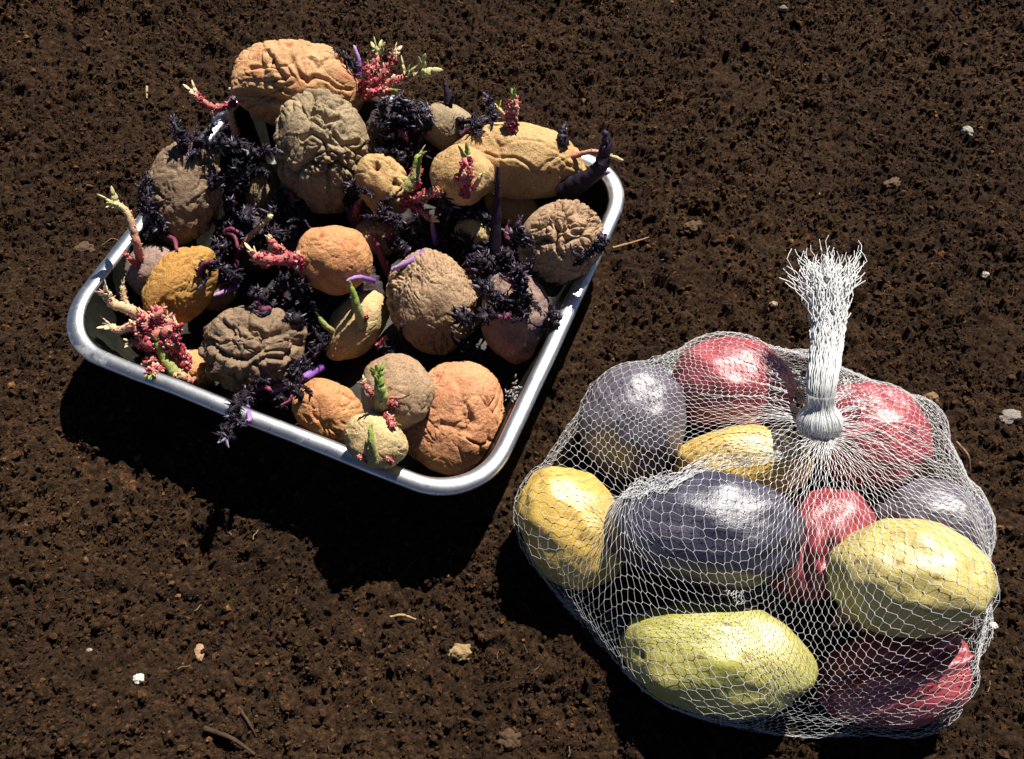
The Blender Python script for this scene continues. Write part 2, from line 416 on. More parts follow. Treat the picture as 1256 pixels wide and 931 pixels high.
        v = TC + q[:, :1]*TU + q[:, 1:2]*TV + q[:, 2:]*np.array([0, 0, 1.0])
        v[:, 2] = np.maximum(v[:, 2], T_FLOOR + 0.0012)
    el['bb'] = v.min(0)
    b = v.mean(0) if base is None else base
    return v, f, tint

# colours of skin -------------------------------------------------------
SK = dict(
    tanorange=((0.44, 0.215, 0.095), (0.50, 0.30, 0.145), (0.42, 0.15, 0.07)),
    greytan=((0.245, 0.175, 0.10), (0.335, 0.25, 0.145), (0.14, 0.10, 0.07)),
    greybrown=((0.165, 0.105, 0.065), (0.25, 0.168, 0.10), (0.095, 0.064, 0.048)),
    yellow=((0.42, 0.25, 0.100), (0.50, 0.33, 0.150), (0.37, 0.185, 0.075)),
    orange=((0.44, 0.185, 0.075), (0.53, 0.28, 0.12), (0.40, 0.15, 0.06)),
    golden=((0.37, 0.18, 0.042), (0.46, 0.255, 0.07), (0.30, 0.135, 0.035)),
    tan=((0.30, 0.185, 0.105), (0.38, 0.255, 0.148), (0.21, 0.132, 0.088)),
    mauve=((0.20, 0.125, 0.105), (0.31, 0.21, 0.16), (0.16, 0.095, 0.09)),
    salmon=((0.44, 0.185, 0.085), (0.54, 0.265, 0.13), (0.37, 0.14, 0.07)),
    pale=((0.44, 0.31, 0.14), (0.53, 0.40, 0.20), (0.36, 0.235, 0.105)),
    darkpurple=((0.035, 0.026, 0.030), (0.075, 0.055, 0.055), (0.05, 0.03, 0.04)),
    newred=((0.25, 0.030, 0.040), (0.36, 0.065, 0.075), (0.33, 0.10, 0.085)),
    newpurple=((0.070, 0.057, 0.080), (0.125, 0.104, 0.126), (0.16, 0.115, 0.085)),
    newblue=((0.022, 0.020, 0.040), (0.048, 0.042, 0.066), (0.10, 0.07, 0.045)),
    newlime=((0.31, 0.295, 0.062), (0.44, 0.375, 0.11), (0.47, 0.34, 0.11)),
    newyellow=((0.52, 0.33, 0.060), (0.58, 0.40, 0.105), (0.50, 0.27, 0.045)),
    newgreen=((0.42, 0.335, 0.100), (0.50, 0.405, 0.150), (0.48, 0.33, 0.115)),
)
RUST = (0.42, 0.25, 0.22); DARK = (0.3, 0.26, 0.25); REDEYE = (0.75, 0.3, 0.35)

# (key, x, y, a, b, angle, depth factor, lift, kind, skin, subdivision, sprouts?, label, extras)  -- in the order they were tipped in
TINP = [
 ('p21', 186, 332, 34, 30, -60, 1.0, 0, 'tight', 'mauve', 5, 'dull mauve potato in shade against the far left wall of the tin', {}),
 ('p20', 240, 455, 26, 24, 40, 1.0, 0, 'pillow', 'orange', 5, 'small brown potato with green stem beside the big pink sprout cluster', {}),
 ('p19', 556, 514, 74, 62, -62, 0.75, 0, 'pillow', 'salmon', 6, 'large crumpled salmon-orange potato in the near corner of the tin', dict(grooves=[([(505, 560), (540, 520), (575, 530)], .07, .06), ([(560, 470), (570, 510), (590, 560)], .06, .06)])),
 ('p16', 402, 505, 45, 38, 35, 0.9, 0, 'pillow', 'orange', 5, 'orange creased potato lying against the near wall of the tin', {}),
 ('p14', 221, 352, 59, 37, -55, 0.9, 0, 'fine', 'golden', 5, 'golden-orange finely wrinkled potato tilted at the left of the tin', {}),
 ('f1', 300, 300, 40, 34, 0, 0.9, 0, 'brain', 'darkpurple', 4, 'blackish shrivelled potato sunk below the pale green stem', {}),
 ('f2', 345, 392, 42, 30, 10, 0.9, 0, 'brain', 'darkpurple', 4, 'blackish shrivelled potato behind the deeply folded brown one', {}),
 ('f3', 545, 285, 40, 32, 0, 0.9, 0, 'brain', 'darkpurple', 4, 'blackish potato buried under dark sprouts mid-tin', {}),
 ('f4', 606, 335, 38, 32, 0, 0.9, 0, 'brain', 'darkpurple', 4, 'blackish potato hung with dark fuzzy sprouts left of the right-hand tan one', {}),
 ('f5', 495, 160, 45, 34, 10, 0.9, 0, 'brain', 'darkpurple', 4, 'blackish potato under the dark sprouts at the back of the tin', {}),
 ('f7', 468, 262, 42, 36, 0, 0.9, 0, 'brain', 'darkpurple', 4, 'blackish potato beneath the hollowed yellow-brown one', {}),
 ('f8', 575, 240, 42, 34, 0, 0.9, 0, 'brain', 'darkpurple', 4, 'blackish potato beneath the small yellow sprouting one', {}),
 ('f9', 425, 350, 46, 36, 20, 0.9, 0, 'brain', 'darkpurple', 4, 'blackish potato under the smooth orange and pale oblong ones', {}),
 ('p13', 312, 430, 65, 54, -5, 0.85, 0, 'brain', 'greybrown', 6, 'grey-brown potato folded like a brain near the front wall', dict(grooves=[([(309, 378), (302, 396), (312, 408), (328, 412), (346, 406), (372, 402)], .15, .06), ([(256, 420), (272, 432), (290, 440), (304, 442), (318, 432)], .13, .06), ([(300, 470), (308, 448), (326, 438), (346, 440), (364, 424)], .12, .055), ([(276, 396), (286, 408), (300, 414)], .10, .05), ([(330, 470), (322, 455), (312, 446)], .10, .05), ([(340, 460), (352, 448), (368, 446)], .09, .05)])),
 ('p11', 632, 389, 57, 43, 85, 0.9, 0.014, 'tight', 'mauve', 5, 'mauve-grey potato overgrown with dark fuzzy sprouts by the right wall', {}),
 ('p10', 532, 370, 64, 55, 80, 0.9, 0, 'fine', 'tan', 6, 'big tan finely wrinkled potato in the middle of the tin', {}),
 ('p8', 688, 298, 55, 49, -40, 0.9, 0, 'crack', 'tan', 6, 'tan heavily cracked potato against the right wall of the tin', dict(grooves=[([(680, 268), (684, 285), (682, 302), (690, 315)], .09, .04), ([(684, 285), (700, 278), (722, 280)], .06, .035), ([(650, 300), (668, 292), (684, 300)], .06, .035)])),
 ('p25', 628, 255, 36, 22, 20, 1.0, 0, 'tight', 'yellow', 4, 'yellow potato mostly hidden beneath the large yellow one', {}),
 ('p24', 580, 285, 24, 20, 0, 1.0, 0, 'brain', 'pale', 4, 'pale nub of potato among dark sprouts left of the tall black sprout', {}),
 ('p23', 462, 291, 29, 21, 10, 1.0, 0, 'crack', 'tan', 5, 'small tan wrinkled potato right of the smooth orange one', {}),
 ('p22', 322, 232, 32, 20, -80, 1.0, 0, 'tight', 'greytan', 5, 'small grey potato in the gap left of the big grey cracked one', {}),
 ('p26', 463, 172, 22, 16, 70, 1.0, 0, 'tight', 'mauve', 4, 'small dull potato peeping out right of the big grey cracked one', {}),
 ('p7', 548, 156, 37, 28, 20, 0.9, 0, 'tight', 'greytan', 5, 'greyish potato with a torn wrinkled end at the back rim', {}),
 ('p15', 264, 357, 26, 24, 0, 1.0, 0, 'crack', 'greybrown', 5, 'little dark brown shrivelled potato with a violet shoot', {}),
 ('p3', 226, 237, 66, 46, -75, 0.85, 0, 'fold', 'greybrown', 5, 'grey-brown leathery potato high at the left of the heap', {}),
 ('p9', 409, 319, 48, 42, 5, 0.9, 0, 'tight', 'orange', 5, 'smooth round orange potato with pink sprouts growing from its left end', dict(eyes=[((396, 291), .05, .09, (.7, .3, .25))])),
 ('p6', 470, 226, 41, 32, 60, 0.9, 0, 'brain', 'yellow', 5, 'yellow-brown hollowed potato with holes right of the big grey one', dict(eyes=[((461, 204), .35, .13, (.3, .2, .15)), ((487, 226), .28, .13, (.3, .2, .15)), ((455, 240), .22, .16, (.5, .35, .25))])),
 ('p12', 437, 400, 50, 31, -52, 0.9, 0, 'tight', 'pale', 5, 'pale oblong potato with one green shoot standing on it', {}),
 ('p17', 487, 480, 46, 45, 0, 0.9, 0, 'tight', 'tan', 5, 'round light brown potato with a leafy green sprout at the front', dict(eyes=[((478, 478), .04, .08, (.5, .35, .3))])),
 ('p18', 461, 541, 40, 33, 30, 0.9, 0, 'tight', 'pale', 5, 'small pale potato with a short green shoot nearest the front wall', {}),
 ('p4', 636, 198, 84, 46, 9, 0.85, 0, 'tight', 'yellow', 5, 'large yellow oblong potato with a red sprout on top at the right of the heap', dict(grooves=[([(596, 188), (612, 194), (632, 193), (646, 201), (660, 211)], .06, .035), ([(660, 208), (672, 198), (684, 192), (690, 184)], .045, .025), ([(684, 192), (698, 204), (712, 210)], .04, .025), ([(598, 158), (610, 176), (614, 192)], .05, .03), ([(616, 180), (640, 172), (664, 176)], .035, .03), ([(556, 184), (574, 170), (596, 166)], .035, .03), ([(664, 170), (680, 178), (690, 190)], .035, .025)], eyes=[((676, 212), .05, .06, RUST)])),
 ('p5', 567, 216, 38, 37, 0, 0.9, 0, 'tight', 'yellow', 5, 'small yellow potato with a pink and green sprout in front of the large yellow one', {}),
 ('p1', 366, 106, 80, 53, 10, 0.8, 0, 'pillow', 'tanorange', 6, 'biggest tan-orange crumpled potato at the far top of the heap', dict(grooves=[([(310, 114), (325, 121), (345, 123), (362, 127)], .13, .07), ([(332, 66), (338, 76), (344, 88), (350, 96)], .10, .045), ([(312, 86), (326, 83), (337, 74)], .07, .04), ([(357, 58), (361, 78), (368, 92), (378, 102), (386, 95), (400, 98)], .08, .04), ([(384, 74), (392, 86), (402, 76), (420, 71)], .06, .04), ([(340, 90), (334, 104), (352, 112)], .06, .04), ([(402, 100), (412, 108), (428, 110)], .05, .035)], bumps=[((296, 118), .07, .3)])),
 ('p2', 396, 187, 73, 58, 82, 0.85, 0, 'crack', 'greytan', 6, 'big grey-tan deeply cracked potato on top of the heap', dict(grooves=[([(384, 138), (396, 142), (402, 152), (416, 148)], .12, .04), ([(372, 172), (384, 164), (398, 172), (402, 188)], .12, .035), ([(410, 165), (422, 178), (440, 176)], .10, .035), ([(366, 205), (382, 198), (392, 208), (408, 204)], .10, .035), ([(402, 190), (416, 200), (428, 192)], .10, .035)])),
]
BAGP = [
 ('b2', 777, 517, 72, 64, -65, 0.95, 0, 'new', 'newpurple', 5, 'round greyish purple potato at the upper left inside the net', {}),
 ('b1', 893, 474, 75, 63, 8, 0.95, 0, 'new', 'newred', 5, 'dusky red potato at the far side of the net bag, left of the tail', {}),
 ('b6', 1068, 537, 70, 66, 30, 0.95, 0, 'new', 'newred', 5, 'bright red round potato right of the knot of the net bag', dict(eyes=[((1115, 528), .03, .09, DARK)])),
 ('b3', 699, 645, 79, 61, 62, 0.95, 0, 'new', 'newyellow', 5, 'golden yellow potato at the left end of the net bag', dict(grooves=[([(748, 640), (742, 690)], .03, .12)], eyes=[((684, 585), .03, .05, DARK), ((712, 660), .02, .05, RUST)])),
 ('b10', 875, 807, 112, 66, 9, 0.9, 0, 'new', 'newlime', 5, 'long greenish yellow potato at the near edge of the net bag', dict(eyes=[((893, 768), .02, .06, (.42, .2, .15)), ((905, 766), .02, .05, (.42, .2, .15)), ((913, 808), .035, .07, (.5, .28, .2)), ((788, 804), .03, .06, DARK), ((860, 806), .02, .05, RUST)])),
 ('b11', 1097, 832, 92, 54, -10, 0.9, 0, 'new', 'newred', 5, 'dark red potato with a long fold at the near right of the bag', dict(grooves=[([(1040, 835), (1075, 822), (1130, 818), (1168, 800)], .24, .10), ([(1035, 850), (1080, 834), (1130, 830), (1176, 810)], -.10, .10)])),
 ('b8', 1140, 642, 68, 56, 10, 0.95, 0, 'new', 'newpurple', 5, 'pale purple potato at the right side of the bag behind the yellow one', {}),
 ('b5', 910, 570, 80, 50, 0, 0.9, 0, 'new', 'newyellow', 5, 'yellow potato half hidden under the bunched net beside the knot', dict(eyes=[((931, 531), .02, .05, DARK), ((953, 543), .02, .05, DARK)])),
 ('b7', 1002, 668, 78, 56, -52, 0.95, 0, 'new', 'newred', 5, 'small red potato with deep creases between the purple and yellow ones', dict(grooves=[([(985, 660), (990, 690), (992, 712)], .13, .10), ([(1015, 672), (1010, 690)], .12, .10)], eyes=[((990, 695), .03, .10, (.5, .3, .3))])),
 ('b4', 863, 650, 121, 68, 3, 0.9, 0, 'new', 'newblue', 5, 'large dark purple oblong potato in the middle of the net bag', dict(eyes=[((893, 662), .035, .07, DARK), ((800, 608), .02, .05, DARK)])),
 ('b9', 1113, 709, 95, 70, 10, 0.95, 0, 'new', 'newgreen', 5, 'plump yellow potato at the right front of the net bag', dict(eyes=[((1102, 692), .03, .08, (.6, .36, .26)), ((1145, 710), .03, .06, (.45, .3, .2)), ((1060, 690), .02, .06, RUST)])),
]
POT = {}; EL = {}
for where, lst in (('tin', TINP), ('bag', BAGP)):
    for rec in lst:
        key, x, y, a, b, ang, cf, lift, kind, skin, lvl, label, ex = rec
        EL[key] = place(where, x, y, a, b, ang, cf, sc=0.9 if where == 'tin' else 0.93, lift=lift)
        z = surf(EL[key])[:, 2]
        print('place', key, 'z %.3f..%.3f' % (z.min(), z.max()), 'size cm', np.round(EL[key]['s']*200, 1))
#BUILD
# ------------------------------------------------------------------ soil
CORE = 0.00112
def build_soil():
    core = CORE
    cx_ = np.arange(-0.45, 0.4501, core); cy_ = np.arange(0.0, 0.665, core)
    t = 0.0014*1.13**np.arange(1, 59); t = np.cumsum(t)
    xs = np.concatenate([(cx_[0]-t)[::-1], cx_, cx_[-1]+t]); ys = np.concatenate([(cy_[0]-t)[::-1], cy_, cy_[-1]+t])
    X, Y = np.meshgrid(xs, ys); P = np.stack([X.ravel(), Y.ravel(), np.zeros(X.size)], 1)
    big = 0.008*noise(P*7 + 3) + 0.0045*noise(P*22 + 8) + 0.0026*noise(P*60 + 2) + 0.0016*noise(P*140 + 5)
    Hh = (big - 0.002).reshape(X.shape)
    n0 = len(t); sub = Hh[n0:n0+len(cy_), n0:n0+len(cx_)]
    ny, nx = sub.shape
    jit = RS.normal(size=sub.shape)
    # crumbs pressed into the surface
    N = 110000
    px_ = RS.uniform(0, nx, N); py_ = RS.uniform(0, ny, N)
    rr = 0.0008*(RS.uniform(0.02, 1, N)**-0.5); rr = np.clip(rr, 0.0009, 0.0050)
    rr[:420] = RS.uniform(0.0045, 0.0095, 420)                # scattered clods
    order = np.argsort(-rr)
    hb = sub.copy()
    for k in order:
        r = rr[k]; R = int(r/core*1.25) + 1; ix, iy = int(px_[k]), int(py_[k])
        x0, x1, y0, y1 = max(ix-R, 0), min(ix+R+1, nx), max(iy-R, 0), min(iy+R+1, ny)
        if x1 - x0 < 2 or y1 - y0 < 2: continue
        gx = (np.arange(x0, x1) - px_[k])*core; gy = (np.arange(y0, y1) - py_[k])*core
        c, s_ = math.cos(k), math.sin(k); ax = 0.75 + 0.5*((k*37) % 100)/100
        u = (gx[None]*c + gy[:, None]*s_)*ax; v = (gy[:, None]*c - gx[None]*s_)/ax
        q = 1 - (u*u + v*v)/(r*r) - 0.22*jit[y0:y1, x0:x1]
        m = q > 0
        if not m.any(): continue
        h0 = 0.45*hb[iy if iy < ny else ny-1, ix if ix < nx else nx-1] + 0.55*sub[min(iy, ny-1), min(ix, nx-1)]
        hh = np.where(m, h0 + r*(0.95*np.sqrt(np.maximum(q, 0)) - 0.25), -9)
        np.maximum(sub[y0:y1, x0:x1], hh, out=sub[y0:y1, x0:x1])
    sub += 0.00042*jit
    # pressed flat where the tin and the bag lie
    Z = np.zeros(X.shape); q = np.stack([X, Y, Z], -1) - TC
    sd = rrect_sd(q @ TU, q @ TV, THX - 0.018, THY - 0.018, R_OUT - 0.01)
    k = np.clip(sd/0.008, 0, 1); Hh[:] = np.where(sd < 0.008, np.minimum(Hh, -0.0015 + k*0.006), Hh)
    for key in [r[0] for r in BAGP]:
        e = EL[key]
        if surf(e)[:, 2].min() > 0.004: continue
        dd = np.hypot(X - e['c'][0], Y - e['c'][1])/(e['s'].mean()); k = np.clip((dd - 0.45)/0.6, 0, 1)
        Hh[:] = np.where(dd < 1.05, np.minimum(Hh, -0.003 + k*0.011), Hh)
    V = np.stack([X.ravel(), Y.ravel(), Hh.ravel()], 1); w = len(xs)
    i = (np.arange(len(ys)-1)[:, None]*w + np.arange(w-1)[None]).ravel()
    o = link('soil', mesh_from('soil', V, np.stack([i, i+1, i+w+1, i+w], 1), SOIL)); o['kind'] = 'structure'
    return xs, ys, Hh.copy()
SX, SY, SH = build_soil()
def soil_z(x, y):
    return SH[np.clip(np.searchsorted(SY, y), 0, len(SY)-1), np.clip(np.searchsorted(SX, x), 0, len(SX)-1)]

def crumbs(n=600000):
    """loose grains: points on the soil, each carrying one small angular grain"""
    x = RS.uniform(-0.7, 0.7, n); y = RS.uniform(-0.15, 1.0, n); near = (np.abs(x) < 0.45) & (y > -0.02) & (y < 0.66)
    m = near | (RS.rand(n) < 0.3); x, y = x[m], y[m]; n = len(x)
    q = np.stack([x, y, 0*x], 1) - TC; keep = rrect_sd(q @ TU, q @ TV, THX, THY, R_OUT) > 0.0
    bc = np.array([EL[k]['c'] for k in EL if k[0] == 'b'])
    keep &= np.min(np.hypot(x[:, None] - bc[None, :, 0], y[:, None] - bc[None, :, 1]), 1) > 0.026
    keep &= noise(np.stack([x*22, y*22, 0*x], 1)) + RS.normal(size=n)*0.5 > -0.3
    x, y = x[keep], y[keep]; n = len(x)
    r = np.clip(0.00036*RS.uniform(0.02, 1, n)**-0.5, 0.00036, 0.0019)
    z = soil_z(x, y) + r*RS.uniform(0.0, 0.7, n)
    me = bpy.data.meshes.new('soil_crumbs'); me.vertices.add(n)
    me.vertices.foreach_set('co', np.stack([x, y, z], 1).astype(np.float32).reshape(-1))
    a = me.attributes.new('size', 'FLOAT', 'POINT'); a.data.foreach_set('value', r.astype(np.float32)); me.update()
    o = link('soil_crumbs', me); o['kind'] = 'stuff'; o['label'] = 'loose dark brown soil crumbs scattered over the bed'; o['category'] = 'soil'
    ng = bpy.data.node_groups.new('grains', 'GeometryNodeTree')
    ng.interface.new_socket('Geometry', in_out='INPUT', socket_type='NodeSocketGeometry'); ng.interface.new_socket('Geometry', in_out='OUTPUT', socket_type='NodeSocketGeometry')
    N = ng.nodes; Lk = ng.links; gi = N.new('NodeGroupInput'); go = N.new('NodeGroupOutput')
    ic = N.new('GeometryNodeMeshIcoSphere'); ic.inputs['Subdivisions'].default_value = 1; ic.inputs['Radius'].default_value = 1.0
    sp = N.new('GeometryNodeSetPosition'); rv = N.new('FunctionNodeRandomValue'); rv.data_type = 'FLOAT_VECTOR'
    rv.inputs[0].default_value = (-0.35,)*3; rv.inputs[1].default_value = (0.35,)*3
    Lk.new(ic.outputs[0], sp.inputs[0]); Lk.new(rv.outputs[0], sp.inputs['Offset'])
    sm = N.new('GeometryNodeSetMaterial'); sm.inputs['Material'].default_value = SOIL; Lk.new(sp.outputs[0], sm.inputs[0])
    ip = N.new('GeometryNodeInstanceOnPoints'); Lk.new(gi.outputs[0], ip.inputs['Points']); Lk.new(sm.outputs[0], ip.inputs['Instance'])
    rr = N.new('FunctionNodeRandomValue'); rr.data_type = 'FLOAT_VECTOR'; rr.inputs[1].default_value = (6.28, 6.28, 6.28); rr.inputs['Seed'].default_value = 3
    Lk.new(rr.outputs[0], ip.inputs['Rotation'])
    na = N.new('GeometryNodeInputNamedAttribute'); na.data_type = 'FLOAT'; na.inputs[0].default_value = 'size'
    rs = N.new('FunctionNodeRandomValue'); rs.data_type = 'FLOAT_VECTOR'; rs.inputs[0].default_value = (0.6,)*3; rs.inputs[1].default_value = (1.5,)*3; rs.inputs['Seed'].default_value = 9
    vm = N.new('ShaderNodeVectorMath'); vm.operation = 'SCALE'; Lk.new(rs.outputs[0], vm.inputs[0]); Lk.new(na.outputs[0], vm.inputs['Scale'])
    Lk.new(vm.outputs[0], ip.inputs['Scale']); Lk.new(ip.outputs[0], go.inputs[0])
    md = o.modifiers.new('grains', 'NODES'); md.node_group = ng
crumbs()
def fibres(n=150):
    mb = MB(); rs = np.random.RandomState(21)
    for _ in range(n):
        x, y = rs.uniform(-.42, .42), rs.uniform(0.02, .62); q = np.array([x, y, 0]) - TC
        if rrect_sd(q @ TU, q @ TV, THX, THY, R_OUT) < 0.01: continue
        L = rs.uniform(.0015, .006)*(2 if rs.rand() < .12 else 1); a = rs.uniform(0, 6.28); m = 5; t = np.linspace(-.5, .5, m)
        P = np.stack([x + L*t*math.cos(a), y + L*t*math.sin(a), 0*t], 1) + rs.normal(size=(m, 3))*L*0.06
        P[:, 2] = soil_z(x, y) + 0.0008 + abs(rs.normal())*0.0006 + L*t*rs.normal()*0.25
        c = np.array([(.13, .08, .04), (.09, .05, .028), (.24, .17, .09)][rs.randint(3)])
        mb.tube(P, rs.uniform(.00012, .0004), c, 5)
    o = link('soil_fibres', mb.build('soil_fibres', DEBRIS)); o['kind'] = 'stuff'; o['label'] = 'fine straw and root fibres strewn over the soil'; o['category'] = 'fibres'
fibres()

# ------------------------------------------------------------------ roasting tin
def ring(hx, hy, r, z, n=14):
    pts = []
    for sx, sy, a0 in ((1, 1, 0), (-1, 1, 90), (-1, -1, 180), (1, -1, 270)):
        for k in range(n+1):
            a = math.radians(a0 + 90*k/n); pts.append((sx*(hx-r) + r*math.cos(a), sy*(hy-r) + r*math.sin(a)))
    out = []                                              # extra points along the straight sides
    for i in range(len(pts)):
        out.append(pts[i]); a, b = pts[i], pts[(i+1) % len(pts)]
        if (i+1) % (n+1) == 0:
            for k in range(1, 8): out.append((a[0] + (b[0]-a[0])*k/8, a[1] + (b[1]-a[1])*k/8))
    p = np.array(out); dn = 0.0006*noise(np.stack([p[:, 0]*30, p[:, 1]*30, np.full(len(p), 3.0)], 1))   # slightly dented
    return np.stack([p[:, 0] + dn, p[:, 1] + dn, np.full(len(p), z) + dn*0.7], 1)
def loft(rings, close_first=False, close_loop=False):
    n = len(rings[0]); V = np.concatenate(rings); Fq = []
    m = len(rings)
    for i in range(m if close_loop else m-1):
        a = i*n; b = ((i+1) % m)*n; j = np.arange(n); j2 = (j+1) % n
        Fq.append(np.stack([a+j, a+j2, b+j2, b+j], 1))
    T_ = []
    if close_first:
        c = len(V); V = np.concatenate([V, [rings[0].mean(0)]]); j = np.arange(n)
        T_ = [np.stack([(j+1) % n, j, np.full(n, c)], 1)]
    return V, [np.concatenate(Fq)] + T_
tin = link('roasting_tin', None, loc=TC); tin.rotation_euler = (0, 0, math.atan2(TU[1], TU[0]))
tag(tin, 'shallow silvery metal roasting tin heaped with shrivelled sprouting potatoes', 'tin')
def prof(ins, z): return ring(THX-ins, THY-ins, R_OUT-ins*0.8, z)
top = RIM_Z
V, Fs = loft([prof(0.045, T_FLOOR), prof(0.026, T_FLOOR), prof(0.0235, T_FLOOR+0.0012), prof(0.0215, 0.0075), prof(0.0105, top-0.006), prof(0.0098, top-0.002)], True)
link('pan', mesh_from('pan_in', V, Fs, PAN), tin)
V, Fs = loft([prof(0.045, T_FLOOR-0.0011), prof(0.026, T_FLOOR-0.0011), prof(0.0225, T_FLOOR+0.0002), prof(0.0205, 0.0072), prof(0.0095, top-0.006), prof(0.0088, top-0.002)], True)
V = V.copy(); Fs = [f[:, ::-1] for f in Fs]
link('outer_shell', mesh_from('pan_out', V, Fs, METAL), tin)
# rolled rim: a broad convex bead
rp = [(0.0048 + 0.0046*math.cos(a), top - 0.0022 + 0.0026*math.sin(a)) for a in np.linspace(-0.25, math.pi*1.30, 15)]
V, Fs = loft([prof(i, z) for i, z in rp], close_loop=True)
link('rolled_rim', mesh_from('rim', V, Fs, METAL), tin)

# ------------------------------------------------------------------ sprouts
OCTA = (np.array([(1, 0, 0), (-1, 0, 0), (0, 1, 0), (0, -1, 0), (0, 0, 1), (0, 0, -1)], float), np.array([(0, 2, 4), (2, 1, 4), (1, 3, 4), (3, 0, 4), (2, 0, 5), (1, 2, 5), (3, 1, 5), (0, 3, 5)]))
def spline(pts, n):
    pts = np.asarray(pts, float); m = len(pts)
    if m == 2: return pts[0] + (pts[1]-pts[0])*np.linspace(0, 1, n)[:, None]
    P = np.concatenate([[2*pts[0]-pts[1]], pts, [2*pts[-1]-pts[-2]]]); out = []
    for t in np.linspace(0, m-1-1e-6, n):
        i = int(t); u = t-i; a, b, c, d = P[i:i+4]
        out.append(0.5*(2*b + (c-a)*u + (2*a-5*b+4*c-d)*u*u + (3*b-a-3*c+d)*u**3))
    return np.array(out)
STYLES = dict(
    dark=dict(c0=(.012, .008, .012), c1=(.014, .010, .016), n0=(.010, .006, .012), n1=(.024, .015, .030), hi=(.30, .25, .34), phi=.15, dens=2.6, k=6.0, taper=.75),  # lavender nodule tips paint in the glints on the blackish shoots
    black=dict(c0=(.012, .007, .014), c1=(.030, .014, .034), n0=(.014, .008, .018), n1=(.05, .03, .06), hi=(.3, .2, .4), phi=.1, dens=.35, taper=.25),
    pink=dict(c0=(.28, .022, .05), c1=(.52, .20, .15), n0=(.33, .018, .05), n1=(.38, .040, .075), hi=(.64, .46, .32), phi=.33, dens=2.0, k=9, taper=.7),
    green=dict(c0=(.40, .36, .16), c1=(.20, .30, .045), n0=(.42, .10, .12), n1=(.55, .30, .26), hi=(.7, .5, .4), phi=.3, dens=.5, taper=.55),
    cream=dict(c0=(.50, .13, .13), c1=(.56, .50, .24), n0=(.42, .05, .08), n1=(.6, .22, .2), hi=(.65, .5, .32), phi=.4, dens=1.6, taper=.75),
    violet=dict(c0=(.17, .055, .33), c1=(.46, .27, .50), n0=(.05, .03, .07), n1=(.2, .12, .25), hi=(.45, .35, .5), phi=.3, dens=.25, taper=.5),
    maroon=dict(c0=(.10, .02, .05), c1=(.22, .05, .09), n0=(.08, .02, .05), n1=(.2, .08, .12), hi=(.4, .2, .25), phi=.2, dens=.2, taper=.6),
)
SPR_N = {}
